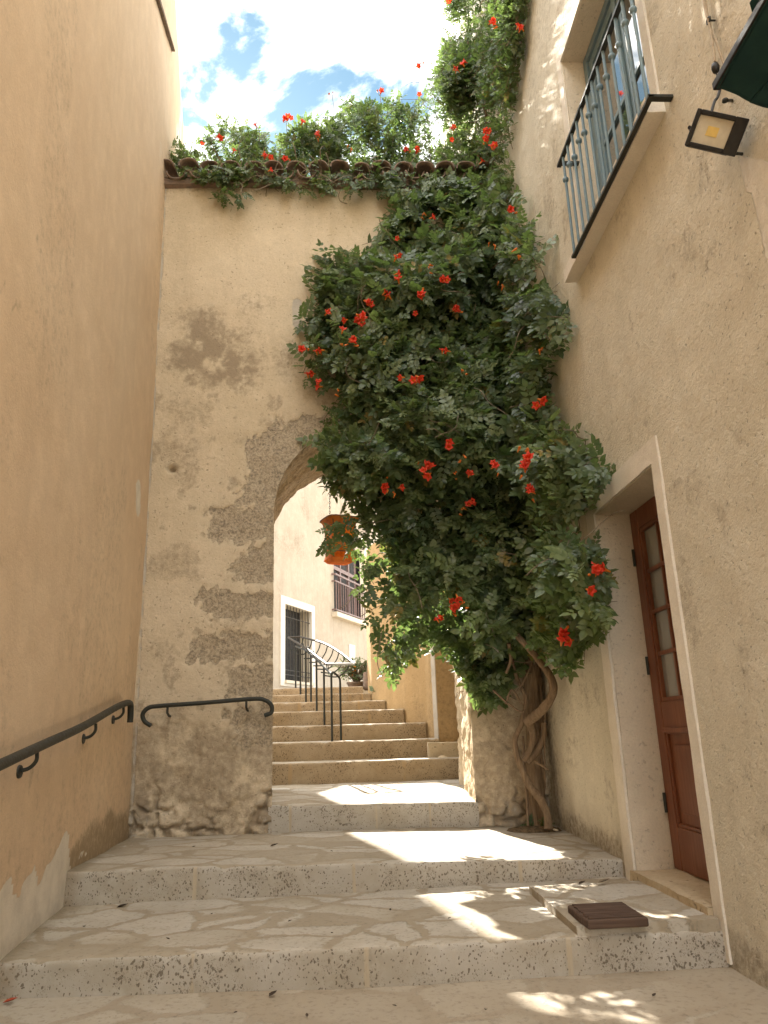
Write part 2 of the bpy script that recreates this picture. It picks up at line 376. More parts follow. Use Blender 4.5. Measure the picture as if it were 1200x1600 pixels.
def flowermat():
    mt, t = newmat('trumpet_flower'); a = t.attr('tint')
    c = t.mix(t.ramp(a, 0.2, 0.8), rgb((0.74, 0.23, 0.03)), rgb((0.74, 0.055, 0.018)))
    c = t.mix(t.ramp(a, -0.6, -0.2), rgb((0.16, 0.20, 0.06)), c)
    b = t.n('ShaderNodeBsdfPrincipled', {'Base Color': c, 'Roughness': 0.5})
    tr = t.n('ShaderNodeBsdfTranslucent', {'Color': c})
    t.n('ShaderNodeOutputMaterial', {0: t.n('ShaderNodeMixShader', {0: 0.35, 1: b, 2: tr})}, out=None); return mt
M_flower = flowermat()
def parchment():
    mt, t = newmat('orange_parchment'); co = t.n('ShaderNodeTexCoord', out=3)
    n = t.noise(co, 16, 5, 0.6)
    c = t.mix(t.ramp(n, 0.35, 0.7), rgb((0.78, 0.31, 0.05)), rgb((0.55, 0.17, 0.025)))
    b = t.n('ShaderNodeBsdfPrincipled', {'Base Color': c, 'Roughness': 0.6}); tr = t.n('ShaderNodeBsdfTranslucent', {'Color': c})
    t.n('ShaderNodeOutputMaterial', {0: t.n('ShaderNodeMixShader', {0: 0.6, 1: b, 2: tr})}, out=None); return mt
M_orange = parchment()
M_deadleaf = simple('dead_leaf', (0.06, 0.04, 0.025), 0.8, 0, 0.4, 30, 0.1)
M_redleaf = simple('fallen_petal', (0.45, 0.08, 0.03), 0.7, 0, 0.3, 30, 0.1)

# ================================================================== SETTING
GZ = -0.945
YA = 5.955                                       # front plane of the archway wall
XR = 1.5                                         # plane of the right house
def XL(Y): return -1.587+0.085*(YA-Y)            # plane of the left house

gs = np.array([-300, -60, -12, -4, 4, 12, 60, 300.0])
gx, gy = np.meshgrid(gs, gs, indexing='ij')
gv = np.stack([gx.ravel(), gy.ravel(), np.full(gx.size, GZ)], 1)
g = link('ground', np_mesh('ground', gv, grid(None, 8, 8), False, {'dirt_and_dark': np.zeros(len(gv))}), M_ground); tag(g, kind='structure')

def step(front, back, zbot, joints, nu=150, nv=26, seed=1, rmat=None):
    """front/back: lists of (X,Y,Z) along the edge; zbot: list of bottom z at the same stations"""
    F = np.array(front, float); B = np.array(back, float); s = np.linspace(0, 1, nu)
    st = np.linspace(0, 1, len(F))
    def along(A): return np.stack([np.interp(s, st, A[:, k]) for k in range(A.shape[1])], 1)
    f = along(F); b = along(B); zb = np.interp(s, st, zbot)
    wob = (fbm(f*np.array([1, .0, 0]), 3.0, 4, seed)-0.5)*0.018
    chip = np.clip(fbm(f*np.array([1, 0, 0]), 14, 3, seed+5)-0.62, 0, 1)*0.10
    f[:, 1] += wob; f[:, 2] += (fbm(f*np.array([1, 0, 0]), 4.0, 3, seed+9)-0.5)*0.010
    rows = []; kind = []
    for k, tt in enumerate(np.linspace(0, 1, 9)):                    # riser, bottom to top
        p = f.copy(); p[:, 2] = zb+(f[:, 2]-0.014-chip-zb)*tt
        p[:, 1] += (fbm(p, 9, 4, seed+2)-0.5)*0.016; rows.append(p); kind.append(0)
    p = f.copy(); p[:, 2] -= 0.004+chip*0.4; p[:, 1] += 0.005+chip*0.3; rows.append(p)
    p = f.copy(); p[:, 1] += 0.018+chip; p[:, 2] -= 0.0; rows.append(p)
    for tt in np.linspace(0, 1, nv)[1:]:
        p = f+(b-f)*tt; p[:, 1] += 0.018*(1-tt)
        p[:, 2] += (fbm(p, 4, 4, seed+3)-0.5)*0.016; rows.append(p)
    V = np.stack(rows, 1); nvv = V.shape[1]; V = V.reshape(-1, 3)
    fc = grid(None, nu, nvv); mi = np.where((fc[:, 0] % nvv) >= 9, 1, 0)
    isr = (np.arange(len(V)) % nvv) < 10
    jm = np.zeros(len(V))
    for j in joints:
        c = np.exp(-((V[:, 0]-j-(fbm(V, 8, 2, 3)-0.5)*0.02)/0.011)**2); jm = np.maximum(jm, c*isr)
    V[:, 1] += jm*0.008
    dirt_and_dark = np.zeros(len(V))  # darker at the riser foot, tread back and along the left wall
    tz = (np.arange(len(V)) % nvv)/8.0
    dirt_and_dark = np.where(isr, np.clip(0.55-tz*1.4, 0, 1), 0)
    back_d = np.abs(V[:, 1]-np.repeat(b[:, 1], nvv)); dirt_and_dark = np.maximum(dirt_and_dark, np.where(~isr, np.exp(-(back_d/0.05)**2)*0.55, 0))
    left_d = V[:, 0]-XL(V[:, 1]); dirt_and_dark = np.maximum(dirt_and_dark, np.exp(-(np.abs(left_d)/0.16))*0.75)
    return link('stone_step', np_mesh('stone_step', V, fc, True, {'joint': jm, 'dirt_and_dark': dirt_and_dark}, mi), [rmat or M_riser, M_flag])
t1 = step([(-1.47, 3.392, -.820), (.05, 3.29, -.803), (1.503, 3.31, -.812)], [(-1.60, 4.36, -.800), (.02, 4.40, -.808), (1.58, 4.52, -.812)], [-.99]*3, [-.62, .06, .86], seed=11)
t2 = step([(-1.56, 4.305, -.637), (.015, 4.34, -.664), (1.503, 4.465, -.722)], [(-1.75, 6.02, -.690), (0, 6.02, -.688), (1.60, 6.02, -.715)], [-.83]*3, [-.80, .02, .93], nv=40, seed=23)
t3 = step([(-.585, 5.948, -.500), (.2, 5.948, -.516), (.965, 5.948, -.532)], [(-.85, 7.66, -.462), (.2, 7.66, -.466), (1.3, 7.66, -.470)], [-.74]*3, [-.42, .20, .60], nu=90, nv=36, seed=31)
UP = [  # Y, z_left, z_right, x_right  of the flight beyond the arch
    (7.60, -.262, -.278, 1.12), (7.95, -.082, -.095, .93), (8.30, .083, .066, .835), (8.65, .235, .222, .635),
    (9.10, .352, .340, .455), (9.60, .462, .450, .30), (10.2, .578, .566, .225)]
for i, (y, zl, zr, xr) in enumerate(UP):
    yn = UP[i+1][0]+0.06 if i < 6 else 24.0
    zb = (UP[i-1][1]-0.06) if i else -0.52
    zz1 = 0.004 if i < 6 else 0.75
    xr2 = xr+0.02 if i < 6 else 3.0
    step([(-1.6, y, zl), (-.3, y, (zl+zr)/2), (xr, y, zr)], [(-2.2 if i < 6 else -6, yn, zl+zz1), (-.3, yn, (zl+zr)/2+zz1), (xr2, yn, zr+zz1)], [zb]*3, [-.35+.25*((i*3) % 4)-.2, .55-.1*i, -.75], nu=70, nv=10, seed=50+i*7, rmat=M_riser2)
for i, o in enumerate([x for x in COL.objects if x.name.startswith('stone_step')]): tag(o, kind='structure')

# ------------------------------------------------------------------ left house
lh = thing('house', 'tall house left of the archway, smooth ochre plaster with a white peeling patch', 'house', (-2.5, 2, GZ))
def left_wall():
    ys = np.concatenate([np.linspace(-4, 1.8, 24)[:-1], np.linspace(1.8, 7.12, 190)]); zs = np.concatenate([np.linspace(-1.1, 1.2, 100)[:-1], np.linspace(1.2, 7.4, 120)])
    Yg, Zg = np.meshgrid(ys, zs, indexing='ij'); Y = Yg.ravel(); Z = Zg.ravel()
    # ragged sloping far edge above the cap tiles
    yl = np.where(Z > 5.9, 7.09-(Z-6.33)*1.1, 7.09); yl = np.clip(yl, 5.7, 7.12)
    Y = np.where(Y > 5.0, 5.0+(Y-5.0)*(yl-5.0)/(7.12-5.0), Y)
    P = np.stack([XL(Y), Y, Z], 1)
    b = (fbm(P, 0.8, 4, 3)-0.5)*0.05+(fbm(P, 6, 3, 4)-0.5)*0.006
    edge = sstep(Y, yl-0.06, yl)
    P[:, 0] += b - edge*0.03
    px, py, dz = proj(P)
    vis = dz > 0.5
    top = np.interp(px, [-60, 0, 12, 18, 21, 30, 36, 46, 50, 54, 60, 66, 72, 80, 88, 96, 102, 107, 108.5, 112], [1330, 1392, 1372, 1368, 1395, 1402, 1378, 1366, 1362, 1345, 1384, 1372, 1352, 1345, 1330, 1312, 1298, 1300, 1330, 1440])
    pale = sstep(py-top, -4, 6)*vis*(px < 110)
    pale = np.maximum(pale, 0.62*sstep(poly_sd(px+(fbm(P, 18, 3, 6)-.5)*22, py+(fbm(P, 18, 3, 7)-.5)*16, [(119, 1345), (124, 1332), (134, 1325), (135, 1334), (128, 1343)]), -4, 4)*vis)
    # white runs high up near the far end
    s = fbm(np.stack([P[:, 1]*6, P[:, 2]*0.35, P[:, 2]*0], 1), 1.0, 3, 9)
    runs = sstep(s, 0.42, 0.54)*sstep(Y, 5.1, 5.7)*sstep(Z, 4.3, 5.2)*0.60
    pale = np.maximum(pale, runs)
    pale = np.maximum(pale, 0.85*np.exp(-((px-216)/5)**2)*sstep(py, 735, 760)*sstep(830-py, 0, 40)*vis)
    base = np.where(Y < 3.39, GZ, np.where(Y < 4.31, -.81, -.66))
    d = Z-base; wob = 0.06+0.22*fbm(P, 2.2, 3, 21)*(0.5+sstep(Y, 4.0, 4.8))
    dirt_and_dark = sstep(wob-d, -0.06, 0.1)*0.75
    for bx, by, L in ((52, 1185, 80), (132, 1150, 40), (180, 1120, 25)):       # rust runs below the rail brackets
        dirt_and_dark = np.maximum(dirt_and_dark, 0.5*np.exp(-((px-bx+(py-by)*0.12)/3)**2)*sstep(py, by-4, by+6)*sstep(by+L-py, 0, L*0.6)*vis)
    dirt_and_dark = np.maximum(dirt_and_dark, 0.42*sstep(fbm(np.stack([Y*3, Z*.3, Z*0], 1), 1, 3, 40), 0.5, 0.7)*sstep(Y, 4.7, 5.7)*sstep(Z, 3.5, 5))
    dirt_and_dark = np.maximum(dirt_and_dark, .34*sstep(fbm(np.stack([Y*1.3, Z*.45, Z*0], 1), 1, 4, 45), .50, .68))
    pale = np.maximum(pale, .34*sstep(fbm(np.stack([Y*2.2, Z*.5, Z*0], 1), 1, 4, 47), .52, .7))
    cr = np.abs(fbm(np.stack([Y*1.1, Z*.28, Z*0], 1), 1, 5, 49)-.5); dirt_and_dark = np.maximum(dirt_and_dark, .5*np.exp(-(cr/.0022)**2)*sstep(fbm(P, .9, 2, 50), .5, .62))
    return np_mesh('wall', P, grid(None, len(ys), len(zs)), True, {'dirt_and_dark': dirt_and_dark, 'pale': pale, 'stone': np.zeros(len(P))})
lw = link('wall', left_wall(), M_left, lh); lh_off = Vector(lh.location)
mb = MB(); 
for a, b_, h in ((-4, 5.9, 7.39),):
    mb.hexa([(XL(a)-.09, a, -1.1), (XL(b_)-.09, b_, -1.1), (-7, b_, -1.1), (-7, a, -1.1), (XL(a)-.09, a, h), (XL(b_)-.09, b_, h), (-7, b_, h), (-7, a, h)])
mb.hexa([(XL(5.9)-.09, 5.9, -1.1), (XL(7)-.09, 7.0, -1.1), (-7, 7.0, -1.1), (-7, 5.9, -1.1), (XL(5.9)-.09, 5.9, 7.3), (XL(7)-.09, 7.0, 6.2), (-7, 7.0, 6.2), (-7, 5.9, 7.3)])
mb.build('house_body', M_pink, lh)
mb = MB()                                        # dark strip standing in for the shadow crack that climbs the wall
pa = np.array([XL(4.85)+.01, 4.85, 5.96]); pb = np.array([XL(5.95)+.0, 5.95, 6.48])
pm = [pa+(pb-pa)*t for t in np.linspace(0, 1, 12)]
for i in range(11):
    wdt = 0.035*(1-i/12)+0.008
    mb.bar(pm[i], pm[i+1], 0.05, wdt+0.012*random.random())
mb.build('shadow_strip', M_tile, lh)
def fix_parent(root):
    """children are built in world coordinates: take the Empty's place out again"""
    for c in root.children:
        if not c.get('_fixed'):
            c.matrix_parent_inverse = Matrix.Translation(-Vector(root.location)); c['_fixed'] = 1
            
# ------------------------------------------------------------------ right house
rh = thing('house', 'sand stucco house with brown wooden door and blue railed window, right of the steps', 'house', (2.5, 3, GZ))
DY0, DY1, DZ0, DZ1 = 3.372, 4.256, -0.80, 1.19   # door opening
WY0, WY1, WZ0, WZ1 = 2.825, 3.895, 2.74, 4.195   # window opening
def right_wall():
    ys = np.unique(np.concatenate([np.linspace(-4, 1.4, 14), np.linspace(1.4, 6.3, 164), np.linspace(6.3, 9, 12), [DY0, DY1, WY0, WY1]]))
    zs = np.unique(np.concatenate([np.linspace(-1.1, 5.2, 200), np.linspace(5.2, 8, 20), [DZ0, DZ1, WZ0, WZ1]]))
    Yg, Zg = np.meshgrid(ys, zs, indexing='ij'); Y = Yg.ravel(); Z = Zg.ravel()
    P = np.stack([np.full(Y.size, XR), Y, Z], 1)
    near = np.minimum(np.maximum(np.maximum(DY0-Y, Y-DY1), np.maximum(DZ0-Z, Z-DZ1)), np.maximum(np.maximum(WY0-Y, Y-WY1), np.maximum(WZ0-Z, Z-WZ1)))
    amp = sstep(near, 0.0, 0.3)
    P[:, 0] += ((fbm(P, 0.9, 3, 13)-0.5)*0.045+(fbm(P, 7, 4, 14)-0.5)*0.016)*amp
    yc = (ys[:-1]+ys[1:])/2; zc = (zs[:-1]+zs[1:])/2; A, B = np.meshgrid(yc, zc, indexing='ij')
    keep = ~(((A > DY0) & (A < DY1) & (B > DZ0) & (B < DZ1)) | ((A > WY0) & (A < WY1) & (B > WZ0) & (B < WZ1)))
    px, py, dz = proj(P)
    base = np.where(Y < 3.3, GZ, np.where(Y < 4.46, -.80, -.715))
    dirt_and_dark = 0.55*sstep(0.10+0.12*fbm(P, 3, 3, 5)-(Z-base), -0.05, 0.08)
    dirt_and_dark = np.maximum(dirt_and_dark, 0.6*sstep(Y, 5.35, 5.8)*sstep(2.2-Z, -1, 2.2))       # darker towards the corner behind the vine stem
    dirt_and_dark = np.maximum(dirt_and_dark, 0.42*sstep(fbm(np.stack([Y*4, Z*.5, Z*0], 1), 1, 3, 8), 0.45, 0.7)*sstep(2.66-Z, 0, 0.05)*sstep(Z, 2.2, 2.6)*(Y > 2.8)*(Y < 4.15))
    pale = 0.9*((px > 1161+(py-262)*0.235) & (py > 250) & (dz > .5) & (Y < 2.4) & (Z < 1.98)).astype(float)
    dirt_and_dark = np.maximum(dirt_and_dark, .36*sstep(fbm(np.stack([Y*2.4, Z*.6, Z*0], 1), 1, 4, 18), .48, .68)); dirt_and_dark = np.maximum(dirt_and_dark, .42*sstep(fbm(P, 5, 4, 19), .56, .7))
    pale = np.maximum(pale, .30*sstep(fbm(P, 1.4, 4, 20), .52, .7))
    return np_mesh('wall', P, grid(None, len(ys), len(zs), keep), True, {'dirt_and_dark': dirt_and_dark, 'pale': pale, 'stone': np.zeros(len(P))})
link('wall', right_wall(), M_right, rh)
mb = MB(); mb.box((2.0, -4, -1.1), (7, 9, 8)); mb.build('house_body', M_dark, rh)
# door recess
def surround_strip(mb, y0, y1, z0, z1, x0=XR-.014, x1=XR+.02): mb.box((x0, y0, z0), (x1, y1, z1))
def wavy_box(name, lo, hi, mat, parent, amp=0.006, seed=1, n=0.035):
    """box with gently uneven faces"""
    lo = np.array(lo, float); hi = np.array(hi, float); V = []; F = []; k = 0
    for ax in range(3):
        a, b = [(1, 2), (0, 2), (0, 1)][ax]
        na = max(2, int((hi[a]-lo[a])/n)+1); nb = max(2, int((hi[b]-lo[b])/n)+1)
        A, B = np.meshgrid(np.linspace(lo[a], hi[a], na), np.linspace(lo[b], hi[b], nb), indexing='ij')
        for sgn in (0, 1):
            P = np.zeros((na*nb, 3)); P[:, ax] = (lo, hi)[sgn][ax]; P[:, a] = A.ravel(); P[:, b] = B.ravel()
            fc = grid(None, na, nb); 
            if (sgn == 0) ^ (ax == 1): fc = fc[:, ::-1]
            V.append(P); F.append(fc+k); k += len(P)
    V = np.vstack(V); F = np.vstack(F)
    c = (lo+hi)/2
    off = np.stack([fbm(V, 7, 4, seed+i*31)-0.5 for i in range(3)], 1)*2*amp
    V = V+off
    z = np.zeros(len(V))
    return link(name, np_mesh(name, V, F, False, {'dirt_and_dark': z, 'pale': z, 'stone': z, 'joint': z}), mat, parent)
wavy_box('door_jamb', (XR+.002, DY1-.002, DZ0), (2.0, DY1+.03, DZ1+.02), M_reveal, rh, 0.005, 3)
wavy_box('door_jamb', (XR+.002, DY0-.03, DZ0), (2.0, DY0+.002, DZ1+.02), M_reveal, rh, 0.003, 4)
wavy_box('door_lintel', (XR+.002, DY0-.0, DZ1-.002), (2.0, DY1+.0, DZ1+.03), M_reveal, rh, 0.003, 5)
# white painted band round the door
TW = 0.115
wavy_box('door_trim', (XR-.012, DY1+.003, -.83), (XR+.004, DY1+TW+.02, DZ1+.115), M_trim, rh, 0.006, 6, 0.035)
wavy_box('door_trim', (XR-.012, DY0-TW*.78, -.93), (XR+.004, DY0-.003, DZ1+.115), M_trim, rh, 0.006, 7, 0.035)
wavy_box('door_trim', (XR-.0125, DY0-.001, DZ1+.002), (XR+.004, DY1+.001, DZ1+.118), M_trim, rh, 0.006, 8, 0.035)
wavy_box('door_sill', (XR-.035, DY0+.004, -.86), (1.99, DY1-.004, -.744), M_rubble, rh, 0.012, 9, 0.02)
# the door leaf
door = MB(); XD = 1.70
fw = 0.10
door.box((XD, DY0+.01, -.742), (XD+.045, DY0+.01+fw, 1.185)); door.box((XD, DY1-.012-fw, -.742), (XD+.045, DY1-.012, 1.185))
yA, yB = DY0+.01+fw, DY1-.012-fw
door.box((XD+.001, yA, 1.07), (XD+.044, yB, 1.184)); door.box((XD+.001, yA, -.05), (XD+.044, yB, .10)); door.box((XD+.001, yA, -.741), (XD+.044, yB, -.53))
door.box((XD+.0, yA+.0, -.06), (XD-.012, yB, -.035))
dl = door.build('door', M_door, rh, bevel=0.004)
pn = MB(); pn.box((XD+.020, yA, -.53), (XD+.036, yB, -.05)); pn.box((XD+.010, yA+.075, -.46), (XD+.021, yB-.075, -.12))
pn.build('door_panel', M_door, dl, bevel=0.006)
mo = MB()
for a, b_, c, d in ((yA, yB, -.53, -.512), (yA, yB, -.068, -.05), (yA, yA+.018, -.512, -.068), (yB-.018, yB, -.512, -.068)): mo.box((XD+.006, a, c), (XD+.021, b_, d))
for a, b_, c, d in ((yA, yB, .10, .122), (yA, yB, 1.048, 1.07), (yA, yA+.022, .122, 1.048), (yB-.022, yB, .122, 1.048)): mo.box((XD+.008, a, c), (XD+.03, b_, d))
mo.build('moulding', M_door, dl, bevel=0.003)
gl = MB(); gl.box((XD+.028, yA+.0, .10), (XD+.034, yB, 1.07)); gl.build('door_pane', M_pane, dl)
ir = MB(); ym = (yA+yB)/2
for yy_ in (ym-.11, ym+.11): ir.box((XD+.014, yy_-.011, .122), (XD+.027, yy_+.011, 1.048))
for zz_ in (.355, .585, .815): ir.box((XD+.012, yA+.022, zz_-.010), (XD+.0265, yB-.022, zz_+.010))
ir.build('glazing_bar', M_door, dl)
kn = MB(); kn.tube([(XD, DY0+.06, .04), (XD-.045, DY0+.06, .04)], .010); kn.tube([(XD-.045, DY0+.06, .04), (XD-.045, DY0+.16, .035)], .009); kn.build('door_handle', M_iron, dl, True)
for z in (-.42, .30, .92):
    h = MB(); h.tube([(XD-.006, DY1-.016, z-.05), (XD-.006, DY1-.016, z+.05)], .009); h.build('hinge', M_iron, dl, True)
# window
wavy_box('window_jamb', (XR+.002, WY1-.002, WZ0), (1.9, WY1+.03, WZ1+.02), M_reveal, rh, 0.004, 13)
wavy_box('window_jamb', (XR+.002, WY0-.03, WZ0), (1.9, WY0+.002, WZ1+.02), M_reveal, rh, 0.004, 14)
wavy_box('window_lintel', (XR+.003, WY0, WZ1-.002), (1.9, WY1, WZ1+.03), M_reveal, rh, 0.003, 15)
wavy_box('window_trim', (XR-.012, WY1+.004, WZ0+.012), (XR+.004, WY1+.075, WZ1+.075), M_trim, rh, 0.003, 16, .06)
wavy_box('window_trim', (XR-.012, WY0-.075, WZ0+.012), (XR+.004, WY0-.004, WZ1+.075), M_trim, rh, 0.003, 17, .06)
wavy_box('window_trim', (XR-.0125, WY0-.003, WZ1+.003), (XR+.004, WY1+.003, WZ1+.078), M_trim, rh, 0.003, 18, .06)
wavy_box('window_sill', (XR-.085, WY0-.10, 2.655), (1.89, WY1+.185, 2.738), M_trim, rh, 0.008, 19, .03)
XW = 1.655
wf = MB(); yc = (WY0+WY1)/2
wf.box((XW-.02, WY0+.002, 2.742), (XW+.05, WY0+.06, WZ1-.004)); wf.box((XW-.02, WY1-.06, 2.742), (XW+.05, WY1-.002, WZ1-.004))
wf.box((XW-.019, WY0+.06, WZ1-.065), (XW+.049, WY1-.06, WZ1-.005)); wf.box((XW-.019, WY0+.06, 2.743), (XW+.049, WY1-.06, 2.83))
win = wf.build('window', M_blue, rh, bevel=0.004)
wf = MB()
for a, b_ in ((WY0+.062, yc-.002), (yc+.002, WY1-.062)):
    wf.box((XW-.005, a, 2.832), (XW+.035, a+.055, WZ1-.068)); wf.box((XW-.005, b_-.055, 2.832), (XW+.035, b_, WZ1-.068))
    for z0, z1 in ((2.833, 2.92), (WZ1-.13, WZ1-.069), (3.42, 3.45)): wf.box((XW-.004, a+.055, z0), (XW+.034, b_-.055, z1))
wf.box((XW-.018, yc-.022, 2.835), (XW-.006, yc+.022, WZ1-.07))
wf.build('window_frame', M_blue, win, bevel=0.003)
wf = MB(); wf.box((XW+.012, WY0+.11, 2.9), (XW+.018, WY1-.11, WZ1-.12)); wf.build('window_pane', M_glass, win)
# railing in front of the window
XB = 1.40
rl = MB(); rl.bar((XB, 2.64, 2.665), (XB, 3.835, 2.665), .024, .014); rt = MB(); rt.bar((XB, 2.64, 3.375), (XB, 3.905, 3.375), .026, .016)
rl.bar((XB-.014, 2.655, 2.665), (XR+.02, 2.655, 2.665), .03, .0135, ); rl.bar((XB-.014, 3.82, 2.667), (XR+.02, 3.82, 2.667), .03, .0135)
rt.bar((XB-.014, 3.88, 3.377), (XR+.02, 3.88, 3.377), .03, .0135); rt.bar((XB-.014, 2.655, 3.377), (XR+.02, 2.655, 3.377), .03, .0135)
rail = rl.build('window_railing', M_iron, rh); rt.build('top_rail', M_iron, rail)
for k in range(13):
    y = 3.815-k*0.0945
    b_ = MB(); b_.tube([(XB, y, 2.672), (XB, y, 3.368)], .0085, 8); b_.lathe([(.009, -.018), (.017, -.010), (.019, 0), (.017, .010), (.009, .018)], (XB, y, 3.23 if k % 2 else 3.20), 10)
    b_.build('baluster', M_blue, rail, smooth=True)

# ------------------------------------------------------------------ archway wall
aw = thing('archway_wall', 'weathered plaster wall with a round archway and clay tile cap, spanning the alley', 'wall', (0, 6.4, -.69))
AX0, AX1, ASP, ATOP = -.56, .95, 1.735, 4.93
ACX = (AX0+AX1)/2; AR = (AX1-AX0)/2
def arch_z(x):
    return ASP+np.sqrt(np.clip(AR**2-(x-ACX)**2, 0, None))*1.0
QUOINS = [[(385, 742), (388, 690), (412, 672), (470, 655), (520, 640), (540, 660), (500, 695), (455, 735), (436, 760)], [(372, 785), (385, 742), (440, 735), (440, 795)], [(322, 842), (328, 797), (440, 792), (440, 848)],
          [(400, 855), (440, 850), (440, 912), (362, 905), (365, 885)], [(308, 935), (318, 922), (440, 925), (440, 965), (330, 962)], [(292, 1032), (305, 988), (440, 990), (440, 1030), (330, 1034)],
          [(352, 1090), (358, 1042), (440, 1040), (440, 1095)], [(356, 1112), (440, 1105), (440, 1172), (375, 1165)]]
STONES = [(x, z, r) for x, z, r in [(-1.42, -.62, .13), (-1.2, -.60, .16), (-1.0, -.58, .10), (-1.33, -.47, .10), (-1.08, -.42, .13), (-.86, -.62, .08), (-1.5, -.5, .08), (-.62, -.05, .09), (-.66, .12, .08), (-.60, -.25, .08),
          (1.05, -.50, .12), (1.25, -.58, .13), (1.38, -.45, .10), (1.12, -.30, .12), (1.30, -.25, .10), (1.40, -.62, .09), (1.02, -.12, .09), (1.2, -.08, .1), (1.06, .1, .1)]]
def arch_fields(P):
    x, z = P[:, 0], P[:, 2]
    Q = P.copy(); Q[:, 1] = YA
    px, py, _ = proj(Q)
    stone = np.zeros(len(P)); disp = (fbm(Q, 0.9, 3, 61)-0.5)*0.05+(fbm(Q, 4, 4, 62)-0.5)*0.02
    jx = (fbm(Q, 6, 3, 77)-0.5)*26; jy = (fbm(Q, 6, 3, 78)-0.5)*14
    for q in QUOINS:
        sd = poly_sd(px+jx, py+jy, q)+(fbm(Q, 22, 3, 79)-.5)*30; stone = np.maximum(stone, sstep(sd, -16, 14))
    rt = poly_sd(px+jx, py+jy, [(705, 900), (760, 900), (765, 1290), (700, 1290)]); stone = np.maximum(stone, 0.35*sstep(rt, -15, 15))
    disp = disp+stone*(0.010+0.03*(fbm(Q, 11, 4, 63)-0.4))
    # crumbled lower part
    low = sstep(py+jy*2, 1085, 1160)
    crumb = fbm(Q, 7, 5, 64, 0.6); plate = sstep(fbm(Q, 3.2, 4, 68), 0.46, 0.52)
    disp = disp+low*((crumb-0.5)*0.06-plate*0.016+0.01)
    rub = np.zeros(len(P)); U = np.stack([x/.17, z/.105], 1)+np.stack([fbm(Q, 9, 3, 85)-.5, fbm(Q, 9, 3, 86)-.5], 1)*.7
    U[:, 0] += .5*(np.floor(U[:, 1]) % 2); c0 = np.floor(U); f1 = np.full(len(P), 9.); f2 = f1.copy()
    for ax in (-1, 0, 1):
        for az_ in (-1, 0, 1):
            cc = c0+[ax, az_]; zz0 = np.zeros(len(P)); jj = np.stack([_hash(cc[:, 0], cc[:, 1], zz0, 3), _hash(cc[:, 0], cc[:, 1], zz0, 4)], 1)
            dd = np.hypot(*(U-cc-.15-.7*jj).T); f2 = np.minimum(f2, np.maximum(f1, dd)); f1 = np.minimum(f1, dd)
    stn = sstep(f2-f1, .04, .30)
    mort = np.interp(x, [-1.6, -1.2, -.9, -.55, .9, 1.1, 1.3, 1.5], [-.42, -.52, -.64, -.42, -.45, -.55, -.50, -.5])
    bare = sstep(mort-z+(fbm(Q, 5, 4, 87)-.5)*.5, -.04, .06)*low
    rub = bare*stn; disp = disp+bare*(.022-stn*.050+(fbm(Q, 20, 3, 88)-.5)*.02)+low*.006
    dirt_and_dark = 0.58*sstep(fbm(Q, 5, 4, 66), 0.5, 0.68)*low; dirt_and_dark = np.maximum(dirt_and_dark, low*(.30+.35*sstep(fbm(Q, 3, 4, 95), .42, .6))); dirt_and_dark = np.maximum(dirt_and_dark, bare*(1-stn)*.8); pq = fbm(Q, 3.2, 4, 68); dirt_and_dark = np.maximum(dirt_and_dark, .8*low*np.exp(-((pq-.475)/.008)**2)*sstep(fbm(Q, 4, 2, 69), .4, .6))
    mot = np.clip((fbm(Q, 6.5, 5, 96, .62)-.5)*2.2+.5, 0, 1)
    for cx, cy, rx, ry, a in ((330, 560, 95, 60, .85), (310, 520, 60, 50, .7), (370, 590, 60, 30, .8), (400, 480, 60, 30, .5), (345, 690, 90, 14, .5), (300, 640, 50, 20, .45), (270, 880, 30, 60, .4), (260, 1010, 40, 40, .45), (260, 640, 30, 12, .4), (280, 700, 60, 14, .5), (450, 560, 60, 50, .45), (440, 660, 40, 18, .55), (345, 450, 30, 30, .3), (520, 620, 60, 40, .5), (225, 1260, 25, 60, .75), (410, 1275, 40, 40, .95), (420, 1210, 18, 60, .6), (262, 1142, 16, 30, .6), (225, 1190, 20, 40, .4), (400, 1130, 40, 40, .5)):
        dirt_and_dark = np.maximum(dirt_and_dark, a*np.clip(.25+1.5*mot, 0, 1.25)*np.exp(-(((px-cx+(jx*.9))/rx)**2+((py-cy+jy*1.6)/ry)**2)))
    dirt_and_dark = np.maximum(dirt_and_dark, .5*sstep(fbm(Q, 2.3, 5, 92), .50, .66)*sstep(py, 380, 520)); dirt_and_dark = np.maximum(dirt_and_dark, .55*sstep(fbm(Q, 9, 4, 93), .56, .70)*sstep(py, 420, 600))
    dirt_and_dark = np.maximum(dirt_and_dark, 0.55*sstep(z, ATOP-.2, ATOP-.02)*1.0)  # face gets darker towards its top edge
    dirt_and_dark = np.maximum(dirt_and_dark, 0.6*sstep(px, 735, 780)*sstep(py, 960, 1040)*(px < 1000))  # darker tone low on the right pier
    pale = 0.75*np.exp(-((px-464)/11)**2)*sstep(py, 455, 475)*sstep(525-py, 0, 20)
    pale = np.maximum(pale, 0.62*np.exp(-((x+1.575)/0.022)**2)*(0.4+fbm(Q, 9, 3, 71)))
    pale = np.maximum(pale, rub*0.45)
    pale = np.maximum(pale, .42*sstep(fbm(Q, 1.6, 4, 73), .5, .7)*(px < 480)*(py < 430))
    # hole in the plaster
    hole = np.exp(-(((px-269)/6)**2+((py-733)/4)**2)); disp = disp+hole*0.06; dirt_and_dark = np.maximum(dirt_and_dark, hole*1.4)
    return disp, dict(dirt_and_dark=dirt_and_dark, pale=pale, stone=stone)
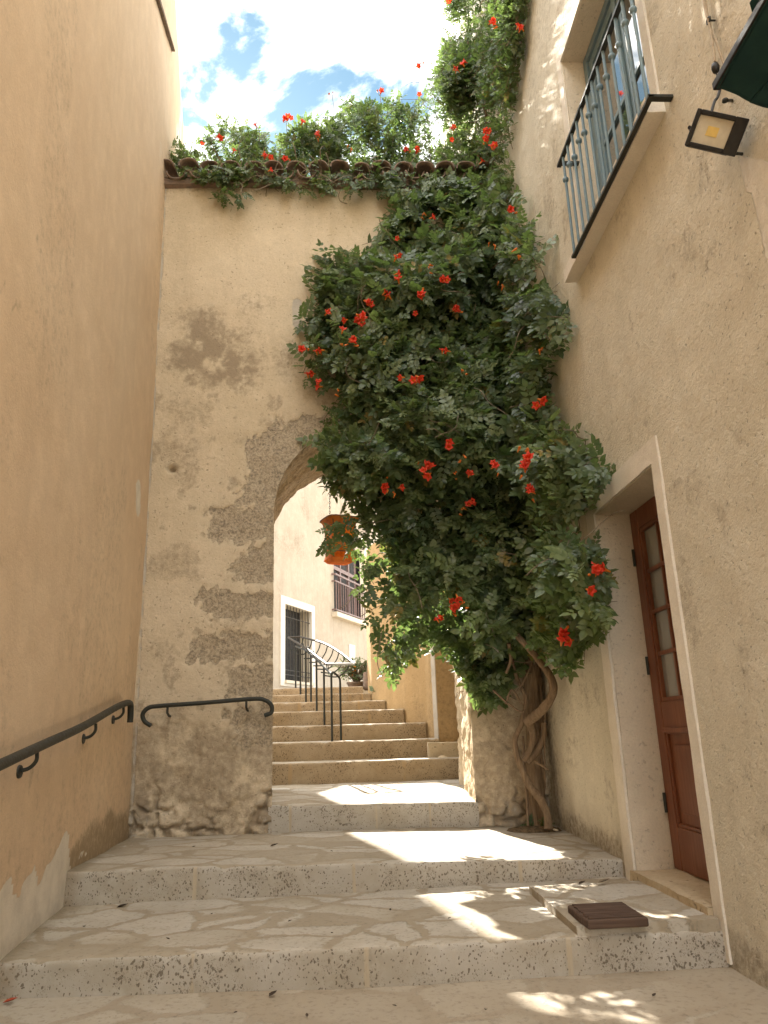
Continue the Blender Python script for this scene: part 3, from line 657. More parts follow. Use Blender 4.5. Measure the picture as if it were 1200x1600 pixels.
def arch_front():
    Vs = []; Fs = []; k = 0
    def patch(X, Z):
        nonlocal k
        P = np.stack([X.ravel(), np.full(X.size, YA), Z.ravel()], 1)
        Vs.append(P); Fs.append(grid(None, *X.shape)+k); k += len(P)
    zs = np.linspace(-.80, ATOP, 420)
    patch(*np.meshgrid(np.linspace(-1.66, AX0, 88), zs, indexing='ij'))
    patch(*np.meshgrid(np.linspace(AX1, 1.56, 44), zs, indexing='ij'))
    th = np.linspace(math.pi, 0, 110); xs = ACX+AR*np.cos(th); t = np.linspace(0, 1, 150)
    X = np.repeat(xs[:, None], 150, 1); Z = arch_z(xs)[:, None]+(ATOP-arch_z(xs)[:, None])*t[None]
    patch(X, Z)
    V = np.vstack(Vs); d, at = arch_fields(V); V[:, 1] += d
    me = np_mesh('wall_face', V, np.vstack(Fs), True, at); return me
link('wall_face', arch_front(), M_arch, aw)
def arch_reveal():
    """jambs and underside of the arch, 1.2 m deep, ragged"""
    pts = [(AX0, z) for z in np.linspace(-.80, ASP, 80)]+[(ACX+AR*math.cos(a), ASP+AR*math.sin(a)) for a in np.linspace(math.pi, 0, 80)[1:]]+[(AX1, z) for z in np.linspace(ASP, -.80, 110)[1:]]
    pts = np.array(pts); n = len(pts); dep = np.concatenate([[0, .012, .03], np.linspace(.06, 1.22, 40)])
    F0 = np.stack([pts[:, 0], np.full(n, YA), pts[:, 1]], 1); d0, _ = arch_fields(F0)
    rows = []
    cen = np.array([ACX, 0, 0.9])
    for q in dep:
        p = F0.copy(); f = q/1.22
        left = pts[:, 0] < ACX
        # the passage widens behind: strongly on the left, a little on the right
        p[:, 0] += np.where(left, -0.15*min(1, f*2.0), 0.075*f)*sstep(AR*1.02-np.abs(0)*0, 0, 1)
        up = pts[:, 1] > ASP
        k = 1+0.05*f
        p[:, 0] = np.where(up, ACX+(pts[:, 0]-ACX)*(1+np.where(left, .2*min(1, f*2), .1*f)), p[:, 0])
        p[:, 2] = np.where(up, ASP+(pts[:, 1]-ASP)*k, p[:, 2])
        p[:, 1] = YA+q+d0*(1-min(1, q/0.1))
        a = sstep(q, 0, .03) if not np.isscalar(q) else float(sstep(np.array([q]), 0.0, .05)[0])
        nz = (fbm(p, 9, 5, 81, .62)-0.5)*0.085+(fbm(p, 26, 3, 82)-0.5)*0.03
        dirx = np.where(up, (pts[:, 0]-ACX)/AR, np.where(left, -1, 1)); dirz = np.where(up, (pts[:, 1]-ASP)/AR, 0)
        p[:, 0] += nz*a*dirx; p[:, 2] += nz*a*dirz*0.8
        rows.append(p)
    V = np.stack(rows, 1).reshape(-1, 3); z = np.zeros(len(V))
    px, py, _ = proj(V)
    dirt_and_dark = np.where(V[:, 2] > ASP, 0.62, 0.15); st = 0.42+0*z  # darker tone above the spring line
    return np_mesh('archway_reveal', V, grid(None, n, len(dep)), True, {'dirt_and_dark': dirt_and_dark, 'pale': z+.0, 'stone': np.where(V[:, 0] < ACX, .3, .0)})
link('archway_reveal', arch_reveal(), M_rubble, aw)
mb = MB()                                        # core of the wall behind the face
mb.box((-1.75, YA+.12, -.8), (AX0-.32, 7.1, ATOP-.03)); mb.box((AX1+.22, YA+.12, -.8), (1.62, 7.17, ATOP-.03))
N = 24; th = np.linspace(math.pi, 0, N)
xo = np.concatenate([[AX0-.32], ACX+(AR+.1)*1.15*np.cos(th), [AX1+.22]]); zo = np.concatenate([[ASP], ASP+(AR+.12)*np.sin(th)+.06, [ASP]])
poly = [(x, YA+.12, z) for x, z in zip(xo, zo)]+[(AX1+.22, YA+.12, ATOP-.03), (AX0-.32, YA+.12, ATOP-.03)]
mb.prism(poly, (0, 1.0, 0))
mb.box((-1.75, YA+.02, ATOP-.09), (1.6, 7.1, ATOP+.02))
mb.build('wall_core', M_arch, aw)
# clay tiles along the top
def tile_mesh(convex, seed):
    V = []; n = 11; r0, r1 = (.092, .078); L = .46
    rows = 8
    for i in range(rows):
        t = i/(rows-1); r = r0+(r1-r0)*t
        for side in (0, 1):
            rr = r-side*.014
            for k in range(n):
                a = math.pi*(k/(n-1)) if convex else math.pi*(1+k/(n-1))
                V.append((rr*math.cos(a), t*L, rr*math.sin(a)*.8))
    V = np.array(V); V += (np.stack([fbm(V+seed, 14, 3, seed+i) for i in range(3)], 1)-.5)*.012
    F = []
    for i in range(rows-1):
        for side in (0, 1):
            o = (i*2+side)*n; o2 = ((i+1)*2+side)*n
            for k in range(n-1):
                f = (o+k, o+k+1, o2+k+1, o2+k); F.append(f if side else f[::-1])
        for k in (0, n-1): F.append((i*2*n+k, (i*2+1)*n+k, ((i+1)*2+1)*n+k, ((i+1)*2)*n+k))
    for i in (0, rows-1):
        for k in range(n-1): F.append((i*2*n+k, i*2*n+k+1, (i*2+1)*n+k+1, (i*2+1)*n+k))
    return np_mesh('roof_tile', V, np.array(F), True)
over = [tile_mesh(True, s) for s in (1, 2)]; under = [tile_mesh(False, s) for s in (5, 6)]
for me in over+under: me.materials.append(M_tile)
nt = 15
for k in range(nt+1):
    x = -1.56+k*.198+random.uniform(-.012, .012)
    for kind in (0, 1):
        if kind == 1 and k == nt: continue
        o = bpy.data.objects.new('roof_tile', (over if kind == 0 else under)[k % 2]); COL.objects.link(o); o.parent = aw
        o.location = (x+(.099 if kind else 0), YA-.13+random.uniform(-.02, .02)+(0.02 if kind else 0), ATOP+(.045 if kind else .075)+random.uniform(-.008, .008))
        o.rotation_euler = (math.radians(13+random.uniform(-3, 3)), 0, math.radians(random.uniform(-4, 4)))
mb = MB(); 
mb.tube(curve([(-1.62, YA-.01, ATOP-.01), (-.8, YA-.015, ATOP), (.2, YA-.01, ATOP-.01), (1.5, YA-.01, ATOP)], 8), .055, 8); mb.build('mortar_bed', M_tile, aw, True)

# ------------------------------------------------------------------ far house beyond the arch
fh = thing('house', 'cream house with barred low window and railed upper window, seen through the archway', 'house', (-.5, 13.0, .55))
FY0 = 16.0; FK = FY0/12.0
def FX(Y): return -.0807*FY0+.39*(Y-FY0)
fd = np.array([.39, 1.0, 0]); fd /= np.linalg.norm(fd); fn = np.array([fd[1], -fd[0], 0])      # fn points to the alley
def fpt(Y, z, out=0.0): return np.array([FX(Y), Y, z])+fn*out
def Yr(r): return .4707*FY0/(.39-r)                # station of a sight line x/y = r on the facade
dYa, dYb = Yr(-.0795), Yr(-.0445); dZ0, dZ1 = .80*FK, 1.99*FK
uYa, uYb = Yr(-.014), Yr(.0215); uZ0, uZ1 = 2.13*FK, 3.55*FK
FE = Yr(.06)
def far_wall():
    ys = np.unique(np.concatenate([np.linspace(13.0, FE, 130), [dYa, dYb, uYa, uYb]])); zs = np.unique(np.concatenate([np.linspace(.2, 7.4, 120), [dZ0, dZ1, uZ0, uZ1]]))
    Yg, Zg = np.meshgrid(ys, zs, indexing='ij'); Y = Yg.ravel(); Z = Zg.ravel()
    topz = np.interp(Y, [13.0, 15.0, 15.6, 18.1, FE], [5.3, 5.35, 5.45, 6.5, 7.0]); Z = np.minimum(Z, topz)
    P = np.stack([FX(Y), Y, Z], 1); P += fn[None]*((fbm(P, 1.2, 3, 91)-.5)*.03)[:, None]
    yc = (ys[:-1]+ys[1:])/2; zc = (zs[:-1]+zs[1:])/2; A, B = np.meshgrid(yc, zc, indexing='ij')
    keep = ~(((A > dYa) & (A < dYb) & (B > dZ0) & (B < dZ1)) | ((A > uYa) & (A < uYb) & (B > uZ0) & (B < uZ1)))
    dirt_and_dark = .5*np.exp(-((Z-2.25*FK)/.2)**2)*sstep(fbm(P, 2, 3, 93), .35, .6)*(Y < dYb+.4)
    dirt_and_dark = np.maximum(dirt_and_dark, .45*sstep(fbm(P, .8, 4, 94), .50, .7)*sstep(Z, 3.2, 4.2))
    return np_mesh('wall', P, grid(None, len(ys), len(zs), keep), True, {'dirt_and_dark': dirt_and_dark, 'pale': 0*Z, 'stone': 0*Z})
link('wall', far_wall(), M_far, fh)
SHADE_EDGE = 14.22
mb = MB()
for ya, yb, za, zb in ((13.0, SHADE_EDGE-.1, 8.2, 8.2), (SHADE_EDGE-.1, FE, 5.25, 6.9)):  # taller left part of the body is added to cast shade
    a0, b0 = fpt(ya, .2, -.37), fpt(yb, .2, -.37); a1, b1 = fpt(ya, .2, -6), fpt(yb, .2, -6)
    mb.hexa([a0, b0, b1, a1, a0*[1, 1, 0]+[0, 0, za], b0*[1, 1, 0]+[0, 0, zb], b1*[1, 1, 0]+[0, 0, zb], a1*[1, 1, 0]+[0, 0, za]])
mb.build('house_body', M_dark, fh)
mb = MB(); a0, b0 = fpt(13.0, 5.2, -.005), fpt(SHADE_EDGE, 5.2, -.005)      # unseen wing added further left to shade the left of the steps
a1, b1 = fpt(13.0, 5.2, -.6), fpt(SHADE_EDGE, 5.2, -.6)
mb.hexa([a0, b0, b1, a1, a0+[0, 0, 3.4], b0+[0, 0, 3.4], b1+[0, 0, 3.4], a1+[0, 0, 3.4]]); mb.build('shade_wing', M_pink, fh)
def fbox(mb, ya, yb, za, zb, o0, o1):
    P = [fpt(ya, za, o0), fpt(yb, za, o0), fpt(yb, za, o1), fpt(ya, za, o1)]; mb.hexa(P+[p+np.array([0, 0, zb-za]) for p in P])
# barred low window
mb = MB(); tw = .16
fbox(mb, dYa-tw*1.2, dYa-.002, dZ0-.12, dZ1+tw, -.05, .025); fbox(mb, dYb+.002, dYb+tw, dZ0-.12, dZ1+tw, -.05, .025); fbox(mb, dYa-.002, dYb+.002, dZ1+.002, dZ1+tw, -.05, .026); fbox(mb, dYa-.002, dYb+.002, dZ0-.12, dZ0-.06, -.05, .02)
lowwin = mb.build('window', M_trim, fh, bevel=.004); lowwin['label'] = 'low window with dark bars in a white surround'
mb = MB(); fbox(mb, dYa-.02, dYb+.02, dZ0-.06, dZ0-.001, -.05, .07); mb.build('sill', M_reveal, lowwin)
mb = MB(); fbox(mb, dYa-.1, dYa, dZ0-.02, dZ1+.02, -.32, -.052); fbox(mb, dYb, dYb+.1, dZ0-.02, dZ1+.02, -.32, -.052); fbox(mb, dYa, dYb, dZ1, dZ1+.1, -.32, -.052); mb.build('reveal', M_reveal, lowwin)
mb = MB(); fbox(mb, dYa, dYb, dZ0, dZ1, -.34, -.27); mb.build('shutter', M_dark, lowwin)
n = 9
for k in range(n):
    y = dYa+(dYb-dYa)*(k+.5)/n; b = MB(); b.tube([fpt(y, dZ0, -.04), fpt(y, dZ1, -.04)], .0085, 6); b.build('window_bar', M_rail, lowwin, True)
for z in (dZ0+.12, dZ0+.22, dZ1-.25): b = MB(); b.tube([fpt(dYa, z, -.035), fpt(dYb, z, -.035)], .009, 6); b.build('window_bar', M_rail, lowwin, True)
# upper window with mauve shutter and railing
mb = MB(); fbox(mb, uYa-.02, uYb+.02, uZ0, uZ1, -.2, -.12); uw = mb.build('window', M_mauve, fh); uw['label'] = 'upper window with mauve shutters and mauve railing'
mb = MB(); 
for k in range(3): fbox(mb, uYa+.07+.56*k, uYa+.49+.56*k, uZ0+.1, uZ1-.1, -.119, -.10)
mb.build('shutter', M_dark, uw)
mb = MB()
for y in (uYa+.02, uYa+.56, uYa+1.12): fbox(mb, y, y+.06, uZ0, uZ1, -.098, -.06)
fbox(mb, uYa, uYb, 2.98*FK, 3.05*FK, -.099, -.062); mb.build('window_frame', M_mauve, uw)
mb = MB(); fbox(mb, uYa-.12, uYb+.1, uZ0-.12, uZ0-.002, -.05, .14); mb.build('sill', M_reveal, uw, bevel=.004)
rr = MB()
for z, hh in ((uZ0+.05, .035), (2.70*FK, .035), (2.83*FK, .045)):
    rr.bar(fpt(uYa-.14, z, .10), fpt(uYb+.06, z, .10), .03, hh)
    rr.bar(fpt(uYa-.13, z, .10), fpt(uYa-.13, z, -.03), .03, hh*.9)
ur = rr.build('railing', M_mauve, uw)
for k in range(14):
    y = uYa-.08+(uYb-uYa+.10)*k/13; b = MB(); b.tube([fpt(y, uZ0+.05, .10), fpt(y, 2.69*FK, .10)], .014, 6); b.build('railing_bar', M_mauve, uw, True)
mb = MB(); ys_ = Yr(.0095); fbox(mb, Yr(.004), Yr(.0115), .7, 2.15, -.02, .03); mb.build('door', M_trim, fh); fix = mb
# ------------------------------------------------------------------ orange wall beside the far stairs
sw = thing('side_wall', 'orange plastered wall with pale corner edge, right of the far steps', 'wall', (.8, 8.6, -.3))
pts = [(1.9, 8.06), (.935, 8.06), (.86, 8.32), (.655, 8.66), (.475, 9.1), (.318, 9.6), (.285, 10.1), (.31, 10.9)]
def side_wall():
    P = np.array(pts); seg = np.linalg.norm(np.diff(P, axis=0), axis=1); s = np.concatenate([[0], np.cumsum(seg)])
    q = np.unique(np.concatenate([np.linspace(0, s[-1], 130), s])); x = np.interp(q, s, P[:, 0]); y = np.interp(q, s, P[:, 1]); zs = np.linspace(-.6, 2.3, 90)
    V = np.stack([np.repeat(x, 90), np.repeat(y, 90), np.tile(zs, len(q))], 1)
    V[:, 1] += (fbm(V, 2.5, 4, 55)-.5)*.04
    dirt_and_dark = .42*sstep(fbm(V*np.array([1, 1, .3]), 2.4, 4, 57), .5, .7); pale = .95*np.exp(-((V[:, 0]-.925)/.022)**2)*(V[:, 1] < 8.3)
    return np_mesh('wall', V, grid(None, len(q), 90), True, {'dirt_and_dark': dirt_and_dark, 'pale': pale, 'stone': 0*dirt_and_dark})
link('wall', side_wall(), M_side, sw)
mb = MB(); P2 = [(1.9, 8.12, -.6), (1.02, 8.12, -.6), (.93, 8.36, -.6), (.73, 8.70, -.6), (.55, 9.12, -.6), (.40, 9.62, -.6), (.37, 10.1, -.6), (.38, 10.9, -.6), (1.9, 10.9, -.6)]
mb.prism(P2, (0, 0, 2.86)); mb.build('wall_core', M_side, sw)
mb = MB(); mb.prism([(p[0], p[1], 2.30) for p in pts]+[(1.9, 10.9, 2.30)], (0, 0, .05)); mb.build('coping', M_trim, sw)
for r in (sw, fh, aw, lh): pass
kb = wavy_box('stone_block', (.80, 7.80, -.31), (1.16, 8.1, -.135), M_rubble, None, .012, 61, .03)
tag(kb, 'rough ochre stone block at the right end of the far steps, against the arch jamb', 'stone block')
# old pipe on the corner
mb = MB(); pp = [(.305, 10.35, .55), (.33, 10.36, .75), (.355, 10.36, 1.1), (.375, 10.37, 1.45), (.40, 10.37, 1.9), (.42, 10.38, 2.35)]
mb.tube(curve(pp, 6), .055, 10); dp = mb.build('drainpipe', M_bark, smooth=True)
tag(dp, 'rough brown downpipe standing at the far corner of the orange wall', 'drainpipe')
mb = MB(); mb.lathe([(.05, 0), (.075, .02), (.07, .22), (.055, .24)], (.30, 10.33, .52), 10); mb.build('pipe_foot', M_tile, dp, True)

# ================================================================== OBJECTS
# slab and doormat in front of the door
sl = wavy_box('stone_slab', (.90, 3.315, -.87), (1.485, 4.13, -.775), M_flag, None, .010, 71, .03)
tag(sl, 'low pale stone slab raised on the step in front of the brown door', 'stone slab')
cm_ = (onZ(882, 1423, -.765)+onZ(1005, 1447, -.765))/2
mt_ = MB()
mt_.box((.93, 3.262, -.779), (1.178, 3.545, -.745)); dm = mt_.build('doormat', M_mat, bevel=.008)
tag(dm, 'dark brown ribbed doormat lying on the pale slab below the door', 'doormat')
rb = MB()
for k in range(12): y = 3.277+k*.0218; rb.box((.944+random.uniform(-.004, .004), y, -.7449), (1.163+random.uniform(-.004, .004), y+.011, -.739))
rb.build('rib', M_mat, dm, bevel=.0015)
# handrail on the left wall
hr = thing('handrail', 'long dark iron handrail climbing the ochre wall on the left', 'handrail', (-1.4, 4, 0))
off = .06
def lwp(Y, z, o=off): return np.array([XL(Y)+o, Y, z])
rp = [(1.6, -.26), (2.4, -.148), (2.99, -.075), (3.55, -.005), (4.17, .072), (4.94, .190), (5.28, .232), (5.40, .236), (5.445, .215), (5.46, .15), (5.46, .11)]
mb = MB(); mb.tube(curve([lwp(a, b) for a, b in rp], 6), .021, 10); mb.build('rail', M_iron, hr, True)
for Y, z in ((2.3, -.165), (3.42, -.02), (4.45, .105), (5.2, .22)):
    b = MB(); b.tube(curve([lwp(Y, z-.015), lwp(Y-.0, z-.055), lwp(Y-.02, z-.085, .035), lwp(Y-.03, z-.095, -.02)], 5), .0085, 8)
    b.lathe([(.001, -.004), (.028, -.004), (.026, .006), (.001, .007)], lwp(Y-.03, z-.095, .004), 10, Matrix.Rotation(math.pi/2, 3, 'Y')); b.build('bracket', M_iron, hr, True)
# handrail on the pier
h2 = thing('handrail', 'short dark iron handrail with curled ends on the pier left of the archway', 'handrail', (-1.0, 5.9, .2))
yh = YA-.085
def hp(px, py): return onY(px, py, yh)
mb = MB(); mb.tube(curve([hp(236, 1134), hp(226, 1127), hp(223, 1116), hp(232, 1106), hp(250, 1103), hp(320, 1098), hp(395, 1092), hp(414, 1094), hp(424, 1102), hp(424, 1113), hp(413, 1118)], 7), .0165, 10)
mb.build('rail', M_iron, h2, True)
for px_, py_ in ((262, 1102), (385, 1093)):
    b = MB(); p0 = hp(px_, py_); b.tube([p0, p0+np.array([0, 0, -.055]), p0+np.array([0, .06, -.075]), p0+np.array([0, .12, -.078])], .009, 8); b.build('bracket', M_iron, h2, True)
# balustrade on the far stairs
bs = thing('stair_railing', 'thin dark iron railing with a bowed basket top on the far steps', 'railing', (-.3, 9, .2))
posts = [((533, 1159), 8.12, 1066, -.09), ((519, 1157), 8.06, 1052, -.09), ((507, 1132), 8.42, 1042, .075), ((495, 1112), 8.8, 1030, .228), ((486, 1097), 9.2, 1023, .345), ((478, 1096), 9.32, 1016, .345), ((469.5, 1082), 9.75, 1013, .455), ((462, 1072), 10.25, 1010, .572)]
tops = []
for (px_, py_), Y, ty, zb in posts:
    x = onY(px_, py_, Y)[0]; zt = onY(px_, ty, Y)[2]; tops.append(np.array([x, Y, zt]))
    b = MB(); b.tube([(x, Y, zb), (x, Y, zt)], .0115, 8); b.build('post', M_iron, bs, True)
b = MB(); b.tube(curve([tops[0], tops[0]+np.array([-.01, .0, .05]), tops[1]+np.array([.02, 0.0, .01]), tops[1], *tops[2:]], 5), .011, 8); b.build('lower_rail', M_iron, bs, True)
nr = [onY(511, 1038, 8.15), onY(495, 1026, 8.75), onY(478, 1013, 9.4), onY(450, 996, 10.3)]
frl = [onY(554, 1037.5, 8.2), onY(530, 1019, 8.8), onY(505, 1005, 9.5), onY(470, 995, 10.3)]
b = MB(); b.tube(curve(nr, 8), .013, 8); b.build('upper_rail', M_rail, bs, True)
b = MB(); b.tube(curve(frl, 8), .013, 8); b.build('upper_rail', M_rail, bs, True)
b = MB(); b.tube([nr[0], frl[0]], .014, 8); b.build('cross_bar', M_alu, bs, True); b = MB(); b.tube([nr[-1], frl[-1]], .012, 8); b.build('cross_bar', M_rail, bs, True)  # front bar is pale, its highlight put into the colour
cn, cf_ = curve(nr, 8), curve(frl, 8)
for i in range(2, 24, 3):
    a, c = cf_[i], cn[i]; mid = (a+c)/2; low = tops[min(7, 1+i//4)]
    b = MB(); b.tube(curve([a, a*.85+c*.15-np.array([0, 0, .09]), mid-np.array([0, 0, .16]), c-np.array([0, 0, .14])], 6), .0075, 6); b.build('bowed_rib', M_iron, bs, True)
for i in range(1, 7):
    a, c = tops[i], tops[i+1]; m_ = (a+c)/2; up = np.array([0, 0, .035])
    b = MB(); b.tube([m_+.045*(c-a)/np.linalg.norm(c-a)*math.cos(t)+up*math.sin(t)+up for t in np.linspace(0, 2*math.pi, 14)], .005, 5, False); b.build('scroll', M_iron, bs, True)
# hanging lantern in the archway
YL = 6.95
lt = thing('hanging_lantern', 'orange parchment lantern with flared rims hanging on a chain under the arch', 'lantern', (0, YL, 1.7))
pc = onY(531, 845, YL); zt = .2802*YL; zb = .2195*YL; H = zt-zb
Mz = Matrix.Rotation(math.radians(24), 3, 'Z')
prof = [(.155, H*.5), (.160, H*.47), (.135, H*.40), (.118, H*.25), (.112, 0), (.112, -H*.28), (.118, -H*.31), (.126, -H*.40), (.132, -H*.44), (.105, -H*.5)]
b = MB(); b.lathe(prof[::-1], (pc[0], YL, (zt+zb)/2), 32, Mz, 5.0); b.build('lantern_shade', M_orange, lt, True)
b = MB(); b.lathe([(.114, -.004), (.1205, -.002), (.1205, .006), (.114, .008)], (pc[0], YL, zb+H*.2), 32, Mz, 5.0); b.build('lantern_rim', M_tile, lt, True); b = MB(); b.lathe([(.14, -.004), (.166, -.002), (.164, .008), (.14, .01)], (pc[0], YL, zt-.01), 32, Mz, 5.0); b.build('lantern_rim', M_tile, lt, True)
for zz_ in (zb+H*.2, zb+H*.42, zb+H*.8):
    b = MB(); rr_ = .121 if zz_ < zb+H*.7 else .128; b.lathe([(rr_-.006, -.0025), (rr_+.001, -.002), (rr_+.001, .002), (rr_-.006, .0025)], (pc[0], YL, zz_), 32, Mz, 5.0); b.build('lantern_band', M_bark, lt, True)
for k in range(4):
    an_ = math.radians(24+45+90*k); b = MB(); dr_ = np.array([math.cos(an_), math.sin(an_), 0]); q_ = 2**(.5-.2)
    b.tube(curve([np.array([pc[0], YL, (zt+zb)/2+z_])+dr_*(r_*q_+.002) for r_, z_ in prof[::2]], 5), .004, 5); b.build('lantern_rib', M_bark, lt, True)
ch = MB(); xc = onY(515, 780, YL)[0]
for k in range(20):
    z = zt+.0+k*.024; 
    ring = [np.array([xc, YL, z])+(np.array([.006*math.cos(t), 0, .015*math.sin(t)]) if k % 2 else np.array([0, .006*math.cos(t), .015*math.sin(t)])) for t in np.linspace(0, 2*math.pi, 11)]
    ch.tube(ring, .0022, 5, False)
ch.build('chain', M_iron, lt, True)
# potted plant at the top of the stairs
pl = thing('potted_plant', 'dry bushy plant in a clay pot at the top of the far steps', 'plant', (.05, 10.7, .57))
pc = onY(556, 1062, 10.7)
b = MB(); b.lathe([(.08, 0), (.10, .01), (.12, .06), (.13, .06), (.13, .085), (.11, .085)], (pc[0], 10.7, .570), 16); b.build('pot', M_tile, pl, True)
b = MB(); lv = []
for k in range(110):
    a = random.uniform(0, 6.28); r = random.uniform(.03, .34); hgt = random.uniform(.02, .30); s0 = np.array([pc[0], 10.7, .66])
    e = s0+np.array([r*math.cos(a), r*math.sin(a)*.7, hgt]); mdl = (s0+e)/2+np.array([0, 0, .05]); b.tube(curve([s0-np.array([0, 0, .05]), mdl, e], 3), .004, 4); lv.append(e)
    lv.append((mdl+e)/2)
tag(b.build('stems', M_twig, pl, True), kind='stuff')

# floodlight
fl = thing('floodlight', 'black led floodlight with finned back on a bracket, upper right wall', 'floodlight', (1.5, 2.4, 2.25))
fc_ = onX(1113, 206, 1.36)
tx = Vector(RW @ np.array([.90, .38, -.30])).normalized(); az = Vector(RW @ np.array([-.42, .30, -.85])); az = (az-tx*az.dot(tx)).normalized(); ty_ = az.cross(tx)
MF = Matrix((tx, ty_, az)).transposed().to_4x4(); MF.translation = Vector(fc_)
b = MB()
w2, h2_ = .076, .062
b.box((-w2, -h2_, -.035), (w2, h2_, -.004), MF); b.box((-w2, -h2_, -.004), (-w2+.016, h2_, .016), MF); b.box((w2-.016, -h2_, -.0045), (w2+.030, h2_, .0165), MF); b.box((-w2+.016, -h2_, -.004), (w2-.016, -h2_+.016, .0155), MF); b.box((-w2+.016, h2_-.016, -.004), (w2-.016, h2_, .0155), MF)
b.build('lamp_housing', M_black, fl, bevel=.003)
b = MB(); b.box((-w2+.016, -h2_+.016, -.003), (w2-.016, h2_-.016, .002), MF); b.build('reflector', M_led, fl)
b = MB(); b.box((-.020, -.016, .002), (.020, .016, .0045), MF); b.build('led_chip', M_chip, fl)
b = MB()
for k in range(6): x = -.055+k*.022; b.box((x-.004, -h2_*.95, -.075), (x+.004, h2_*.95, -.035), MF)
b.build('cooling_fins', M_alu, fl)
b = MB(); e1 = np.array(MF @ Vector((w2+.008, 0, -.02))); e0 = np.array(MF @ Vector((-w2-.008, 0, -.02))); wl = np.array([1.5, 2.30, 2.18])
b.tube([e0, np.array(MF @ Vector((-w2-.008, 0, -.12))), np.array(MF @ Vector((w2+.008, 0, -.12))), e1], .007, 6); b.tube([np.array(MF @ Vector((0, 0, -.12))), wl+np.array([.02, 0, 0])], .009, 6)
b.build('bracket', M_black, fl, True)
b = MB(); tp = np.array(MF @ Vector((-.03, h2_ if ty_.z > 0 else -h2_, -.03))); b.tube(curve([tp, tp+np.array([.02, .0, .05]), onX(1122, 150, 1.40), onX(1130, 120, 1.46)], 6), .0055, 6); b.build('cable', M_black, fl, True)
# cable with pulley on the wall
cb = thing('wall_cable', 'pale cord with a small black pulley hanging down the stucco by the awning', 'cord', (1.48, 2.3, 2.5))
b = MB(); b.tube(curve([onX(1092, -60, 1.475), onX(1100, 5, 1.47), onX(1107, 32, 1.47), onX(1113, 65, 1.465), onX(1117, 96, 1.46)], 5), .0045, 6)
b.tube(curve([onX(1094, -60, 1.482), onX(1107, 32, 1.478), onX(1121, 70, 1.478), onX(1131, 100, 1.478), onX(1136, 122, 1.478)], 5), .005, 6); b.build('cord', M_cable, cb, True)
b = MB(); q = onX(1118, 106, 1.455); b.lathe([(.004, -.024), (.012, -.018), (.016, 0), (.012, .018), (.004, .024)], q, 10); b.tube([q-np.array([0, 0, .022]), q-np.array([0, 0, .05])], .003, 5); b.build('pulley', M_black, cb, True)
b = MB(); q = onX(1107, 32, 1.47); b.tube([q+.013*np.array([0, math.cos(t), math.sin(t)]) for t in np.linspace(0, 6.28, 10)], .004, 5, False); b.tube([q, q+np.array([.04, 0, 0])], .004, 5); b.build('cord_ring', M_iron, cb, True)
for (pa_, pb_), lb in ((((1133, 157), (1147, 157)), 'small rusty iron hook on the stucco just above the floodlight'), (((1142, 239), (1166, 241)), 'short iron pin sticking out of the wall below the floodlight')):
    b = MB(); q0 = onX(*pa_, 1.44); q1 = onX(*pb_, 1.505); b.tube([q0, q1], .006, 6); b.lathe([(.011, -.004), (.012, 0), (.011, .004)], q0, 8)
    tag(b.build('wall_hook', M_iron, smooth=True), lb, 'hook')
# awning
an = thing('awning', 'folded dark green canvas awning with hanging valance, top right corner', 'awning', (1.4, 1.9, 2.3))
def sheet(rowA, rowB, mat, name, parent, th=.005, nrm=(0, 0, 1), wav=.01, nv=10, seed=1):
    A = curve(rowA, 10); B = curve(rowB, 10); n = len(A); t = np.linspace(0, 1, nv)
    V = (A[:, None, :]*(1-t)[None, :, None]+B[:, None, :]*t[None, :, None]).reshape(-1, 3)
    nrm = np.array(nrm, float); nrm /= np.linalg.norm(nrm)
    V = V+nrm*((fbm(V, 9, 3, seed)-.5)*2*wav)[:, None]
    F = grid(None, n, nv); k = len(V); V = np.vstack([V, V+nrm*th]); G = F[:, ::-1]+k
    idx = lambda u, v: u*nv+v
    S = [(idx(u, 0), idx(u, 0)+k, idx(u+1, 0)+k, idx(u+1, 0)) for u in range(n-1)]+[(idx(u+1, nv-1), idx(u+1, nv-1)+k, idx(u, nv-1)+k, idx(u, nv-1)) for u in range(n-1)]
    S += [(idx(0, v+1), idx(0, v+1)+k, idx(0, v)+k, idx(0, v)) for v in range(nv-1)]+[(idx(n-1, v), idx(n-1, v)+k, idx(n-1, v+1)+k, idx(n-1, v+1)) for v in range(nv-1)]
    return link(name, np_mesh(name, V, np.vstack([F, G, np.array(S)]), True), mat, parent)
tipp = onX(1121, 132, 1.30); yv = lambda p, d: p+np.array([0, -d, 0])
b = MB(); b.bar(tipp+np.array([0, .012, 0]), yv(tipp, 1.6), .026, .03); b.build('front_bar', M_black, an, bevel=.004)
lowp = onX(1160, 118, 1.37); pock = onX(1172, 158, 1.40); wallp = onX(1215, 170, 1.485)
st_ = (0, .16, .34, .55, .9, 1.6)
sheet([yv(tipp+np.array([.004, 0, -.012]), d) for d in st_], [yv(pock+np.array([.012*(k % 2), 0, -.016*(k % 3)]), d) for k, d in enumerate(st_)], M_green, 'canopy', an, .005, (-.8, 0, -.5), .012, 14, 3)
sheet([yv(pock+np.array([.012*(k % 2), 0, -.016*(k % 3)]), d-.004) for k, d in enumerate(st_)], [yv(wallp+np.array([0, 0, .02*(k % 2)]), d) for k, d in enumerate(st_)], M_green, 'valance', an, .005, (-.3, 0, -.9), .012, 10, 8)
